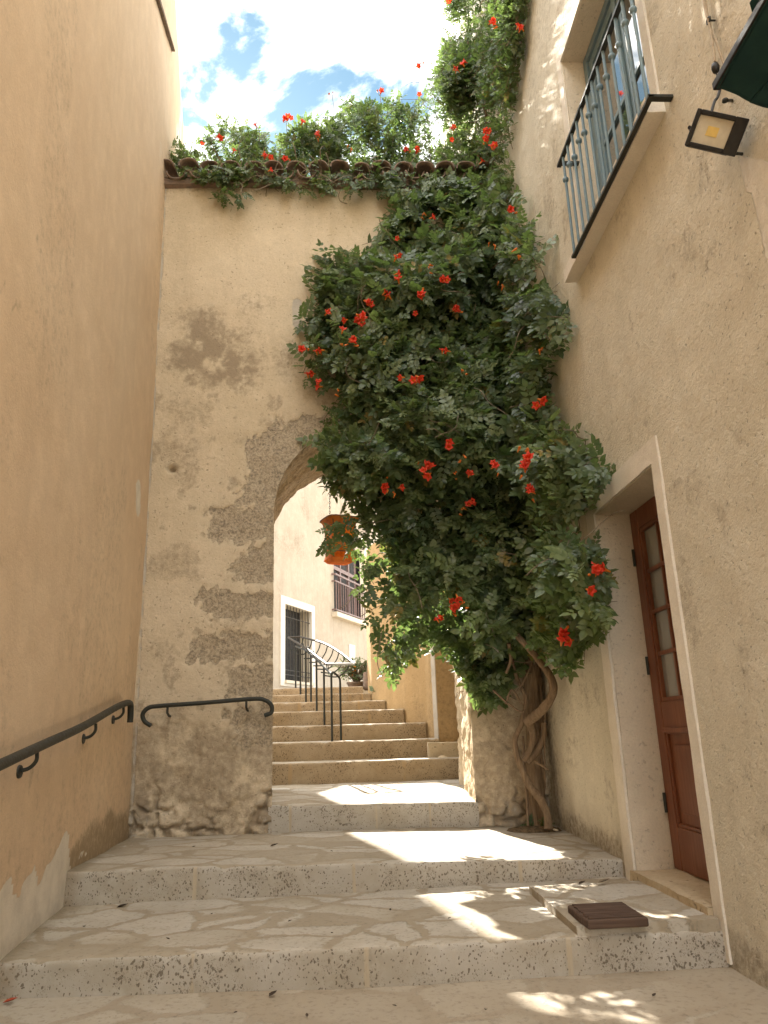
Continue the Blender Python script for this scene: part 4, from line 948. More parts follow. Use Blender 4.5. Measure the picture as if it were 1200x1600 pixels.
sheet([tipp+np.array([.0, .004, .005]), (tipp+lowp)/2+np.array([0, .004, .006]), lowp, (lowp+wallp)/2+np.array([0, 0, .05]), wallp+np.array([0, 0, .06])], [tipp+np.array([.0, .0, -.012]), (tipp+lowp)/2-np.array([0, 0, .008]), lowp*.4+pock*.6, pock, wallp], M_green, 'side_flap', an, .004, (0, 1, 0), .004, 8, 5)
tb = MB(); tb.prism([yv(tipp, .0)+np.array([-.003, 0, .014]), yv(tipp, .25)+np.array([-.003, 0, .014]), yv(tipp, .27)+np.array([-.02, 0, .035]), yv(tipp, .33)+np.array([-.02, 0, .035]), yv(tipp, 1.6)+np.array([-.003, 0, .03]), yv(tipp, 1.6)+np.array([-.003, 0, -.02]), yv(tipp, 0)+np.array([-.003, 0, -.02])], (-.004, 0, 0)); tb.build('hem', M_green, an)

# ================================================================== VINES
def leaflet(L, W, fold=.25, curl=.18):
    """ovate pointed leaflet along +x, 8 vertices"""
    P = np.array([(0, 0, 0), (.32, 0, 0), (.66, 0, 0), (1, 0, 0), (.24, .46, 0), (.58, .44, 0), (.24, -.46, 0), (.58, -.44, 0)], float)
    P[:, 2] = np.abs(P[:, 1])*fold; P[:, 0] *= L; P[:, 1] *= W; P[:, 2] *= W; P[:, 2] -= curl*L*(P[:, 0]/L)**2
    return P
LF_T = [(0, 1, 4), (2, 3, 5), (0, 6, 1), (2, 7, 3)]; LF_Q = [(1, 2, 5, 4), (1, 6, 7, 2)]
def compound(pairs, L, seed):
    rg = np.random.default_rng(seed); V = []; T = []; Q = []; k = 0
    def put(pos, ang, ln, tilt):
        nonlocal k
        P = leaflet(ln, ln*rg.uniform(.58, .72), rg.uniform(.06, .26), rg.uniform(.05, .32))
        c, s = math.cos(tilt), math.sin(tilt); P = P @ np.array([[1, 0, 0], [0, c, s], [0, -s, c]])
        c, s = math.cos(ang), math.sin(ang); P = P @ np.array([[c, s, 0], [-s, c, 0], [0, 0, 1]])
        V.append(P+pos); T.extend([[a+k for a in f] for f in LF_T]); Q.extend([[a+k for a in f] for f in LF_Q]); k += 8
    def rach(t): return np.array([t*L, 0, -.30*L*t*t])
    for i in range(pairs):
        t = .24+.66*i/max(1, pairs-1)
        ln = L*(.37-.10*abs(i/(pairs-1)-.4))*rg.uniform(.88, 1.1)
        for sg in (1, -1): put(rach(t+rg.uniform(-.02, .02)), sg*rg.uniform(.95, 1.25), ln, sg*rg.uniform(-.1, .5))
    put(rach(.96), rg.uniform(-.2, .2), L*.38, rg.uniform(-.3, .3))
    # stalk: a thin three-sided strip
    n = 5; st = np.linspace(0, .97, n)
    for i, t in enumerate(st):
        r = .0016; c = rach(t); V.append(np.array([c+[0, r, 0], c+[0, -r, 0]]))
    for i in range(n-1): a = k+i*2; Q.append([a, a+1, a+3, a+2])
    k += 2*n
    return np.vstack(V), np.array(T), np.array(Q)
TEMPL = [compound(p, 1.0, s) for p, s in ((4, 1), (4, 2), (5, 3), (3, 4), (5, 5), (4, 6))]
def place_leaves(pos, rdir, nrm, size, tint, seed=0):
    """instances of the compound leaf written into one mesh"""
    rg = np.random.default_rng(seed); pick = rg.integers(0, len(TEMPL), len(pos)); Vs = []; Ts = []; Qs = []; tn = []; k = 0
    rdir = rdir/np.linalg.norm(rdir, axis=1)[:, None]
    nrm = nrm-rdir*(nrm*rdir).sum(1)[:, None]; nrm /= np.linalg.norm(nrm, axis=1)[:, None]+1e-9; side = np.cross(nrm, rdir)
    for ti, (V, T, Q) in enumerate(TEMPL):
        m_ = np.where(pick == ti)[0]
        if not len(m_): continue
        B = np.stack([rdir[m_], side[m_], nrm[m_]], 1)                    # (k,3,3) rows = axes
        W = np.einsum('vi,kij->kvj', V, B)*size[m_][:, None, None]+pos[m_][:, None, :]
        nvt = len(V); o = k+np.arange(len(m_))[:, None, None]*nvt
        Vs.append(W.reshape(-1, 3)); Ts.append((T[None]+o).reshape(-1, 3)); Qs.append((Q[None]+o).reshape(-1, 4))
        lt_ = np.repeat(tint[m_], nvt)+rg.normal(0, .08, len(m_)*nvt).repeat(1); tn.append(np.clip(lt_, 0, 1.6)); k += len(m_)*nvt
    return np.vstack(Vs), [np.vstack(Ts), np.vstack(Qs)], np.concatenate(tn)
def shoots(bases, d0, length, nleaf, droop, outward, lsize, seed, tintf):
    """each shoot is a drooping stem with leaves on both sides; returns leaf arrays and the stem paths"""
    rg = np.random.default_rng(seed); P = []; R = []; Nn = []; S = []; T = []; stems = []
    for b, d, L, nl in zip(bases, d0, length, nleaf):
        d = d/np.linalg.norm(d); n = max(3, int(nl)); path = [b.copy()]; dd = d.copy(); st = L/n
        tv = tintf(b, rg)
        for i in range(n):
            dd = dd+np.array([0, 0, -droop*rg.uniform(.5, 1.4)])+rg.normal(0, .10, 3); dd /= np.linalg.norm(dd)
            p = path[-1]+dd*st; path.append(p)
            sd = np.cross(dd, outward+rg.normal(0, .4, 3)); sd /= np.linalg.norm(sd)+1e-9
            for sg in (1, -1):
                if rg.random() < .12: continue
                r = sg*sd*.9+dd*rg.uniform(.2, .9)+np.array([0, 0, -.25])+rg.normal(0, .22, 3)
                P.append(p); R.append(r); Nn.append(outward*.8+np.array([0, 0, .62])+rg.normal(0, .36, 3))
                S.append(lsize*rg.uniform(.5, 1.2)*(1-.35*i/n)); T.append(np.clip(tv+.22*i/n+rg.normal(0, .09), 0, 1)+(1.2 if rg.random() < .018 else 0))
        P.append(path[-1]); R.append(dd); Nn.append(outward*.5+np.array([0, 0, .8])+rg.normal(0, .3, 3)); S.append(lsize*.6); T.append(np.clip(tv+.3, 0, 1))
        stems.append(np.array(path))
    return [np.array(P), np.array(R), np.array(Nn), np.array(S), np.array(T)], stems

MAIN = [(690, 285), (760, 278), (802, 300), (815, 330), (845, 362), (852, 390), (828, 412), (815, 450), (868, 452), (895, 500), (886, 532), (850, 548), (842, 600), (858, 640), (872, 668), (915, 678), (947, 725), (937, 762), (892, 792), (882, 828), (922, 850), (942, 900), (950, 960), (932, 988), (905, 1012), (880, 1038), (850, 1012), (820, 1005), (800, 1045), (780, 1090), (758, 1095), (735, 1050), (704, 1015), (680, 1002), (655, 988), (642, 1010), (625, 1048), (600, 1022), (588, 975), (560, 930), (558, 885), (566, 840), (562, 800), (548, 765), (522, 735), (508, 690), (515, 662), (565, 640), (545, 622), (500, 608), (478, 572), (488, 540), (484, 500), (515, 470), (500, 432), (540, 410), (580, 385), (600, 360), (645, 340), (575, 330), (640, 308)]
def ratio(px, py): d = ray(px, py); return d[0]/d[1]
def main_front(px, py, sd):
    """how far out the foliage stands at this sight line (distance along the alley)"""
    bul = .16+.42*min(1, max(0, sd)/100)
    Y = YA-.05-bul
    r = ratio(px, py)
    if r > 0: Y = min(Y, 1.37/r-.05)
    q = np.array([[px/85., py/70., 0.]]); Y -= (fbm(q, 1.0, 2, 5)[0]-.5)*.9
    if r > 0: Y = min(Y, 1.39/r)
    return max(Y, 3.4)
def sample_poly(poly, n, margin, seed):
    rg = np.random.default_rng(seed); xs = [p[0] for p in poly]; ys = [p[1] for p in poly]; out = []
    while len(out) < n:
        X = rg.uniform(min(xs), max(xs), 4000); Y = rg.uniform(min(ys), max(ys), 4000); sd = poly_sd(X, Y, poly)
        for x, y, s in zip(X, Y, sd):
            if s > margin: out.append((x, y, s))
    return out[:n]
def grow(poly, n, frontf, lsize, L, margin, seed, layers, droop, dens=None, up=.35, tintf=None, nl=(3, 5)):
    rg = np.random.default_rng(seed); bases = []; d0 = []; ln = []; nlf = []
    outw = np.array([-.12, -1, .0])
    for x, y, s in sample_poly(poly, n, margin, seed):
        if dens is not None and rg.random() > dens(x, y, s): continue
        Yf = frontf(x, y, s)+rg.uniform(0, 1)**1.5*layers
        tip = onY(x, y, Yf)
        d = outw*rg.uniform(.5, 1.0)+np.array([rg.normal(0, .55), 0, rg.normal(up, .4)]); d /= np.linalg.norm(d)
        l = L*rg.uniform(.6, 1.2); b = tip-d*l*.75+np.array([0, 0, droop*.6*l])
        b[1] = min(b[1], YA+1.2 if poly is not MAIN else YA+.0)
        bases.append(b); d0.append(d); ln.append(l); nlf.append(rg.integers(nl[0], nl[1]+1))
    return shoots(bases, d0, ln, nlf, droop, np.array([-.15, -1, .1]), lsize, seed+1, tintf or (lambda b, rg: rg.beta(1.6, 3.2)))
def clear_walls(arrs, main=True):
    """drop leaves that would stand inside a wall"""
    P, R, Nn, S, T = arrs; tipx = P+R/np.linalg.norm(R, axis=1)[:, None]*S[:, None]
    ok = (np.maximum(P[:, 0], tipx[:, 0]) < XR-.03) & (np.minimum(P[:, 0], tipx[:, 0]) > XL(P[:, 1])+.02)
    if main:
        inarch = (P[:, 0] > AX0+.1) & (P[:, 0] < AX1-.1) & (P[:, 2] < arch_z(P[:, 0])-.1)
        ok &= (np.maximum(P[:, 1], tipx[:, 1]) < YA-.02) | inarch
    return [a[ok] for a in arrs]
def join_tubes(paths, rad, nseg=4):
    mb = MB()
    for p in paths: mb.tube(p, np.linspace(rad, rad*.45, len(p)), nseg, False)
    return mb

def trumpet(seed, bud=False):
    rg = np.random.default_rng(seed); n = 20; prof = [(.0035, 0), (.006, .008), (.0075, .02), (.012, .045), (.016, .058), (.024, .066), (.033, .068), (.036, .064)]
    if bud: prof = [(.003, 0), (.005, .008), (.006, .02), (.009, .036), (.010, .044), (.006, .052), (.001, .055)]
    V = []; t = []
    for i, (r, z) in enumerate(prof):
        for k in range(n):
            a = 2*math.pi*k/n; lob = 1+(.20*math.cos(5*a) if (not bud and i >= 5) else 0)*(i-4)/3
            zz_ = z-(0.008*math.cos(5*a)*-1 if (not bud and i >= 6) else 0)
            V.append((r*lob*math.cos(a), r*lob*math.sin(a), zz_)); t.append(min(1, max(0, (z-.035)/.02)) if not bud else .1+.2*(i > 3))
    m_ = len(prof); F = [(i*n+k, i*n+(k+1) % n, (i+1)*n+(k+1) % n, (i+1)*n+k) for i in range(m_-1) for k in range(n)]
    return np.array(V), F, np.array(t)
def cluster(seed, nf, nb):
    rg = np.random.default_rng(seed); Vs = []; Fs = []; ts = []; k = 0
    hub = np.array([0, .035, -.03])
    for j in range(nf+nb):
        V, F, t = trumpet(seed+j, j >= nf)
        d = np.array([rg.normal(0, .75), -.8, rg.normal(.15, .6)]); d /= np.linalg.norm(d)
        u = np.cross(d, [0.1, .2, 1.]); u /= np.linalg.norm(u); v = np.cross(d, u); sc = rg.uniform(.72, .95)
        c = np.array([rg.normal(0, .022), rg.normal(0, .01), rg.normal(0, .022)]) if nf+nb > 1 else np.zeros(3)
        if j >= nf: c = c+np.array([rg.normal(0, .025), 0, -.02])
        Vs.append(c+sc*(V[:, :1]*u+V[:, 1:2]*v+V[:, 2:]*d)-d*.03); Fs += [[a+k for a in f] for f in F]; ts.append(t); k += len(V)
        st_ = MB(); st_.tube([c-d*.027, (c-d*.05+hub)/2, hub], .0022, 4, False); Fs += [[a+k for a in f] for f in st_.Q]; W_ = np.vstack(st_.V); Vs.append(W_); ts.append(-np.ones(len(W_))); k += len(W_)
    me = np_mesh('flower', np.vstack(Vs), np.array(Fs), True, {'tint': np.concatenate(ts)}); me.materials.append(M_flower); return me
CL_BIG = [cluster(s, 3, 1) for s in (10, 20)]; CL_MID = [cluster(s, 2, 1) for s in (30, 40, 45)]; CL_ONE = [cluster(s, 1, 0) for s in (50, 60, 65)]; CL_BUD = [cluster(s, 0, 3) for s in (70, 80)]
def put_flowers(root, lst, leafV, dflt, scale=1.0, gap=.02):
    px, py, dz = proj(leafV)
    for i, (x, y, kind) in enumerate(lst):
        near = np.hypot(px-x, py-y) < 11
        # stand on the outermost leaves of that sight line
        Y = leafV[near, 1].min()-gap if near.sum() > 2 else dflt
        r = ratio(x, y)
        if r > 0: Y = min(Y, 1.44/r)
        p = onY(x, y, Y)
        pool = {'b': CL_BIG, 'm': CL_MID, 'o': CL_ONE, 'u': CL_BUD}[kind]
        o = bpy.data.objects.new('flower' if kind != 'u' else 'flower_bud', pool[i % len(pool)]); COL.objects.link(o); o.parent = root
        o.matrix_parent_inverse = Matrix.Translation(-Vector(root.location)); o['_fixed'] = 1
        o.location = p; s = scale*random.uniform(.9, 1.15); o.scale = (s, s, s); o.rotation_euler = (random.uniform(-.3, .3), random.uniform(-3.1, 3.1), random.uniform(-.4, .4))

def foliage(root, arrs, mat, seed, name='foliage'):
    V, F, t = place_leaves(*arrs, seed=seed)
    link(name, np_mesh(name, V, F, True, {'tint': t}), mat, root); return V
# --- the great vine in the corner
mv = thing('trumpet_vine', 'great trumpet vine with twisted woody trunk covering the right corner of the archway wall', 'vine', (1.3, 5.6, -.7))
def dens_main(x, y, s):
    e = fbm(np.array([[x/42., y/42., 1.]]), 1.0, 3, 8)[0]
    th_ = 0.62 if poly_sd(np.array([x]), np.array([y]), [(540, 700), (690, 700), (735, 900), (725, 1020), (640, 1060), (545, 960)])[0] > 0 else 1.0
    return th_ if s > 35 else th_* (0.5+.7*sstep(np.array([e]), .32, .52)[0])
A1, st1 = grow(MAIN, 1800, main_front, .185, .28, 3, 101, .42, .16, dens_main)
for pl_, nn, sd_ in (([(496, 736), (520, 722), (560, 735), (560, 752), (520, 752)], 10, 131), ([(494, 846), (512, 828), (540, 822), (572, 815), (572, 838), (535, 848)], 11, 137), ([(600, 1010), (640, 1000), (640, 1040), (622, 1052)], 8, 141), ([(528, 800), (572, 785), (578, 905), (548, 895)], 9, 139), ([(880, 1030), (905, 1005), (925, 1020), (885, 1045)], 6, 143), ([(735, 1040), (745, 1060), (728, 1055)], 5, 147), ([(700, 1090), (770, 1040), (775, 1090), (745, 1098)], 16, 149)):
    Ax, sx_ = grow(pl_, nn, lambda x, y, s: main_front(x, y, 20), .17, .18, 0, sd_, .2, .2, up=.0, nl=(2, 3)); A1 = [np.concatenate([a, c]) for a, c in zip(A1, Ax)]; st1 += sx_
A1 = clear_walls(A1)
tip_ = A1[0]+A1[1]/np.linalg.norm(A1[1], axis=1)[:, None]*A1[3][:, None]*.8
tx_, ty2, _ = proj(tip_); mx_, my_, _ = proj(A1[0]); keep_ = (poly_sd(tx_, ty2, MAIN) > -9) | (tx_ < 620); A1 = [a[keep_] for a in A1]
# thin the hanging curtain where the sun comes through to the steps
rg = np.random.default_rng(77); sdv = np.array(SUN_DIR); thin = np.zeros(len(A1[0]), bool)
for zt_, y0, y1, x0, x1, pr in ((-.66, 4.45, 5.4, .2, 1.15, .75), (-.80, 3.3, 4.3, .35, .85, .72), (-.945, 2.55, 3.2, .62, 1.05, .72), (-.78, 3.3, 4.2, .88, 1.4, .3)):
    for frac in (.5,):
        L_ = A1[0]+(A1[1]/np.linalg.norm(A1[1], axis=1)[:, None])*A1[3][:, None]*frac; L_ = L_-sdv*((L_[:, 2]-zt_)/sdv[2])[:, None]
        thin |= (L_[:, 1] > y0) & (L_[:, 1] < y1) & (L_[:, 0] > x0) & (L_[:, 0] < x1) & (rg.random(len(L_)) < pr) & (A1[0][:, 2] < 2.3)
A1 = [a[~thin] for a in A1]
LV = foliage(mv, A1, M_leaf, 5)
b = join_tubes(st1[::2], .0032); tag(b.build('stems', M_twig, mv, True), kind='stuff')
def px_tube(mb, pts, r0, r1, n=10, wob=.0):
    P = curve([onY(x, y, Y) for x, y, Y in pts], 10); rr_ = np.linspace(r0, r1, len(P))*(1+.18*(fbm(P, 14, 2, 3)-.5)*2)
    mb.tube(P, rr_, n)
mb = MB()
px_tube(mb, [(842, 1296, 5.72), (838, 1240, 5.74), (835, 1180, 5.76), (834, 1120, 5.78), (830, 1060, 5.78), (826, 990, 5.75), (815, 900, 5.7), (800, 760, 5.75), (790, 600, 5.8), (785, 430, 5.8), (780, 280, 5.9), (775, 150, 6.0)], .068, .04, 28)
V_ = mb.V[0]; nz_ = np.stack([fbm(V_*np.array([1, 1, .10]), 26, 3, 41)-.5, fbm(V_*np.array([1, 1, .10]), 26, 3, 42)-.5, 0*V_[:, 0]], 1)
mb.V[0] = V_+nz_*.085; trunk = mb.build('trunk', M_bark, mv, True)
for pts_, r0, r1 in (([(800, 985, 5.35), (822, 1008, 5.3), (845, 1035, 5.22), (862, 1062, 5.18), (863, 1085, 5.2), (848, 1108, 5.3), (824, 1128, 5.45)], .020, .036),
                     ([(857, 1296, 5.42), (855, 1272, 5.45), (845, 1250, 5.5), (828, 1228, 5.58), (817, 1205, 5.6), (808, 1180, 5.6), (805, 1155, 5.6), (815, 1130, 5.55), (822, 1100, 5.55), (818, 1080, 5.55), (808, 1060, 5.6), (800, 1030, 5.6)], .030, .012),
                     ([(826, 1125, 5.5), (833, 1150, 5.58), (826, 1175, 5.6), (818, 1190, 5.6)], .03, .022),
                     ([(850, 1130, 5.6), (848, 1155, 5.6), (838, 1175, 5.62), (822, 1190, 5.62)], .02, .03),
                     ([(825, 1290, 5.6), (823, 1240, 5.62), (820, 1190, 5.62), (817, 1150, 5.62)], .010, .008),
                     ([(790, 1100, 5.55), (800, 1078, 5.5), (815, 1100, 5.5)], .008, .006), ([(770, 1078, 5.5), (795, 1100, 5.5), (818, 1112, 5.5), (822, 1085, 5.5)], .007, .006),
                     ([(830, 1040, 5.5), (818, 1065, 5.5), (808, 1080, 5.5)], .006, .005), ([(795, 1005, 5.4), (798, 1030, 5.45), (791, 1052, 5.5)], .014, .01),
                     ([(836, 1190, 5.55), (850, 1198, 5.5), (856, 1203, 5.45)], .01, .006), ([(852, 1110, 5.5), (851, 1200, 5.55), (853, 1230, 5.55)], .004, .003)):
    mb = MB(); px_tube(mb, pts_, r0, r1, 10); mb.build('woody_stem', M_bark, mv, True)
mb = MB()                                        # bare tendrils
rg = np.random.default_rng(44)
for x, y, s in sample_poly(MAIN, 46, 4, 321):
    Y = main_front(x, y, s)-.03; p = onY(x, y, Y); d = np.array([rg.normal(0, .5), -.4, rg.normal(-.2, .5)]); P = [p]
    for k in range(5): d = d+rg.normal(0, .35, 3); d /= np.linalg.norm(d); P.append(P[-1]+d*.07)
    P = np.array(P); P[:, 0] = np.minimum(P[:, 0], XR-.02); P[:, 1] = np.minimum(P[:, 1], YA-.03)
    mb.tube(curve(P, 3), .0030, 5, False)
for pts_ in ([(600, 335, 5.88), (597, 360, 5.88), (585, 375, 5.89), (565, 383, 5.9)], [(850, 560, 5.0), (862, 575, 4.9), (866, 562, 4.9)], [(830, 540, 5.0), (848, 552, 4.95), (862, 578, 4.9)], [(530, 620, 5.8), (505, 660, 5.82), (540, 640, 5.8)]):
    mb.tube(curve([onY(*p) for p in pts_], 6), .003, 5, False)
tag(mb.build('tendrils', M_twig, mv, True), kind='stuff')
FM = [(615, 402, 'm'), (622, 373, 'o'), (572, 472, 'b'), (605, 465, 'm'), (560, 500, 'b'), (566, 495, 'm'), (535, 517, 'o'), (515, 487, 'o'), (475, 547, 'm'), (503, 551, 'm'), (540, 540, 'u'), (552, 535, 'm'), (490, 588, 'm'), (500, 600, 'm'), (525, 617, 'u'), (665, 424, 'u'), (690, 437, 'b'), (659, 460, 'm'), (618, 438, 'm'), (650, 490, 'o'), (714, 485, 'm'), (699, 552, 'm'), (648, 592, 'm'), (628, 590, 'o'), (728, 585, 'u'), (655, 338, 'u'), (800, 330, 'm'), (770, 378, 'u'), (806, 390, 'u'), (787, 440, 'u'), (842, 548, 'u'), (840, 630, 'm'), (702, 692, 'b'), (670, 728, 'b'), (666, 738, 'm'), (706, 745, 'u'), (733, 742, 'o'), (773, 727, 'b'), (825, 713, 'm'), (820, 728, 'b'), (812, 700, 'u'), (830, 765, 'b'), (740, 785, 'b'), (715, 798, 'u'), (727, 715, 'u'), (612, 763, 'u'), (626, 762, 'o'), (600, 762, 'b'), (720, 932, 'm'), (704, 937, 'o'), (708, 953, 'm'), (693, 967, 'm'), (728, 950, 'u'), (928, 893, 'm'), (943, 897, 'm'), (921, 922, 'o'), (881, 988, 'm'), (891, 1008, 'm'), (675, 340, 'o'), (540, 500, 'o'), (510, 490, 'o')]
put_flowers(mv, FM, LV, 5.6, .88)
# --- the sprays along the wall top
tv = thing('trumpet_vine', 'low bushy trumpet vine spilling over the clay tiles on top of the archway wall', 'vine', (0, 6.3, 4.98))
TOP = [(256, 272), (258, 240), (285, 236), (300, 240), (315, 215), (345, 192), (375, 198), (400, 205), (415, 240), (440, 228), (460, 205), (490, 190), (520, 200), (540, 160), (580, 168), (610, 160), (640, 160), (655, 200), (660, 262), (700, 290), (660, 305), (600, 295), (520, 285), (450, 285), (395, 280), (372, 298), (350, 296), (335, 275), (300, 268)]
A2, st2 = grow(TOP, 1150, lambda x, y, s: 5.92+.35*fbm(np.array([[x/60., y/50., 2.]]), 1, 2, 4)[0], .115, .24, 3, 201, .65, .05, lambda x, y, s: (.7 if s > 26 else .9)*(.12+.9*sstep(fbm(np.array([[x/22., y/20., 1.]]), 1., 2, 18), .36, .56)[0]), .75)
SPILL = [(262, 262), (300, 262), (330, 280), (345, 305), (372, 308), (395, 285), (440, 278), (480, 296), (520, 282), (560, 300), (600, 310), (680, 312), (690, 270), (560, 265), (400, 262)]
Ax, sx_ = grow(SPILL, 330, lambda x, y, s: 5.74+.1*fbm(np.array([[x/60., y/50., 2.]]), 1, 2, 4)[0], .10, .2, -2, 211, .12, .22, lambda x, y, s: .15+1.0*sstep(fbm(np.array([[x/32., y/26., 7.]]), 1., 2, 58), .42, .6)[0], .1)
A2 = [np.concatenate([a, c]) for a, c in zip(A2, Ax)]; st2 += sx_
GAP = [(640, 160), (690, 120), (705, 200), (700, 290), (655, 290), (640, 240)]
Ax, sx_ = grow(GAP, 210, lambda x, y, s: 6.15, .085, .2, -2, 223, .6, .05, lambda x, y, s: .35+.65*sstep(np.array([y]), 200, 270)[0], .5)
A2 = [np.concatenate([a, c]) for a, c in zip(A2, Ax)]; st2 += sx_
A2 = clear_walls(A2, False)
ok = (A2[0][:, 2] > ATOP+.05) | (A2[0][:, 1] < YA-.06); A2 = [a[ok] for a in A2]
TV = foliage(tv, A2, M_leaf2, 6)
tag(join_tubes(st2[::2], .003).build('stems', M_twig, tv, True), kind='stuff')
mb = MB(); rg = np.random.default_rng(9)
for x in np.linspace(330, 660, 34):
    p = onY(x+rg.normal(0, 8), 285+rg.normal(0, 5), 5.86); P = [p]; d = np.array([rg.normal(0, .8), -.2, rg.normal(.3, .5)])
    for k in range(5): d = d+rg.normal(0, .4, 3); d /= np.linalg.norm(d); P.append(P[-1]+d*.07)
    mb.tube(curve(P, 3), .0035, 5, False)
for (x0, y0), (x1, y1) in (((440, 262), (447, 188)), ((585, 200), (594, 143)), ((350, 230), (345, 205)), ((515, 215), (519, 147)), ((470, 230), (472, 190)), ((400, 230), (402, 196)), ((610, 200), (625, 150))):
    p0 = onY(x0, y0, 6.2); p1 = onY(x1, y1, 6.2); mb.tube(curve([p0, (p0+p1)/2+np.array([.03, 0, 0]), p1], 5), .003, 5, False)
tag(mb.build('tendrils', M_twig, tv, True), kind='stuff')
FT = [(263, 243, 'm'), (345, 214, 'm'), (315, 226, 'o'), (400, 197, 'o'), (445, 188, 'b'), (455, 184, 'o'), (472, 192, 'o'), (497, 210, 'b'), (413, 243, 'm'), (426, 245, 'm'), (365, 236, 'o'), (594, 143, 'm'), (520, 145, 'u'), (550, 228, 'u'), (636, 236, 'm'), (655, 230, 'm'), (422, 266, 'o'), (448, 250, 'm')]
put_flowers(tv, FT, TV, 6.2, .8)
# --- the tall sprays climbing the right house above the wall
uv = thing('trumpet_vine', 'tall loose trumpet vine climbing the corner of the stucco house above the wall top', 'vine', (1.2, 6.2, 5.0))
TALL = [(700, 0), (735, -30), (830, -60), (822, 0), (815, 60), (806, 140), (800, 210), (802, 300), (740, 305), (690, 295), (690, 262), (705, 215), (692, 165), (680, 120), (690, 70), (730, 35), (700, 15)]
def tall_front(x, y, s):
    Y = 5.75+.5*fbm(np.array([[x/60., y/60., 5.]]), 1, 2, 14)[0]; r = ratio(x, y); return min(Y, 1.42/r) if r > 0 else Y
A3, st3 = grow(TALL, 2700, tall_front, .11, .24, 3, 301, .7, .06, lambda x, y, s: (.3 if x < 700 else .7 if x < 725 else 1.15)*(.5 if 182 < y < 272 else 1.25)*(.15+sstep(fbm(np.array([[x/34., y/34., 3.]]), 1., 2, 28), .36, .56)[0]), .4)
A3 = clear_walls(A3, False)
UV_ = foliage(uv, A3, M_leaf2, 8)
tag(join_tubes(st3, .003).build('stems', M_twig, uv, True), kind='stuff')
mb = MB()
for pts_, r0, r1 in (([(800, 300, 5.62), (799, 230, 5.65), (803, 150, 5.65), (812, 60, 5.5), (824, -40, 5.3)], .022, .016), ([(770, 290, 5.9), (765, 230, 5.95), (770, 180, 6.0), (785, 100, 6.0), (790, -20, 6.0)], .03, .015), ([(745, 290, 6.0), (748, 240, 6.0), (760, 185, 6.0), (740, 120, 6.1), (730, 60, 6.1)], .02, .008), ([(790, 280, 5.8), (792, 210, 5.8), (783, 170, 5.85)], .028, .02)):
    px_tube(mb, pts_, r0, r1, 8)
mb.build('trunk', M_bark, uv, True)
mb = MB(); rg = np.random.default_rng(19)
for k in range(46):
    x, y = rg.uniform(670, 760), rg.uniform(10, 270); p = onY(x, y, 6.1); P = [p]; d = np.array([-.8+rg.normal(0, .4), rg.normal(0, .3), rg.normal(.35, .5)])
    for j in range(5): d = d+rg.normal(0, .3, 3); d /= np.linalg.norm(d); P.append(P[-1]+d*rg.uniform(.05, .1))
    mb.tube(curve(P, 3), np.linspace(.0035, .0015, 16), 4, False)
tag(mb.build('tendrils', M_twig, uv, True), kind='stuff')
FU = [(713, 112, 'm'), (725, 100, 'm'), (770, 38, 'm'), (815, 48, 'm'), (759, 205, 'b'), (758, 220, 'm'), (776, 230, 'm'), (700, 1, 'm'), (657, 103, 'm'), (712, 200, 'm'), (706, 218, 'o'), (752, 253, 'o'), (655, 148, 'o')]
put_flowers(uv, FU, UV_, 6.1, .8)

# plant leaves in the pot
lv = np.array(lv); n = len(lv)
Ap = [lv, RNG.normal(0, 1, (n, 3))*[1, 1, .5]+[0, 0, .3], RNG.normal(0, .5, (n, 3))+[0, -.4, 1], np.full(n, .075), RNG.uniform(0, .7, n)]
foliage(pl, Ap, M_leaf2, 12)
for k in range(4):
    o = bpy.data.objects.new('flower', CL_BUD[k % 2]); COL.objects.link(o); o.parent = pl; o.matrix_parent_inverse = Matrix.Translation(-Vector(pl.location)); o['_fixed'] = 1; o.location = lv[k*9]+np.array([0, -.03, .03])
# soil pocket round the trunk
b = MB(); b.lathe([(.20, -.02), (.17, .008), (.10, .022), (.02, .03)], (0, 0, 0), 22); b.V[0] = b.V[0]*[1.0, .55, 1]+np.stack([fbm(b.V[0], 12, 3, i)-.5 for i in (1, 2, 3)], 1)*[.07, .07, .02]
o = b.build('soil', M_soil, smooth=True); o.location = (1.30, 5.66, -.705); tag(o, kind='structure')
# weeds
for nm_, lab_, c_, cnt_, sz_ in (('weed', 'small green weed growing at the foot of the vine trunk', onZ(838, 1290, -.70)+np.array([0, -.12, 0]), 26, .07), ('weed', 'tiny green weed at the foot of the orange wall on the far steps', np.array([.36, 9.55, .46]), 14, .09)):
    P_ = c_+RNG.normal(0, 1, (cnt_, 3))*[.05, .03, .0]+[0, 0, .004]; D_ = RNG.normal(0, .6, (cnt_, 3))+[0, -.2, .7]
    V_, F_, t_ = place_leaves(P_, D_, RNG.normal(0, .3, (cnt_, 3))+[0, -1, .4], np.full(cnt_, sz_)*RNG.uniform(.6, 1.2, cnt_), RNG.uniform(.1, .6, cnt_), 31)
    o = link('weed', np_mesh('weed', V_-c_, F_, True, {'tint': t_}), M_leaf); o.location = c_; tag(o, lab_, 'weed')
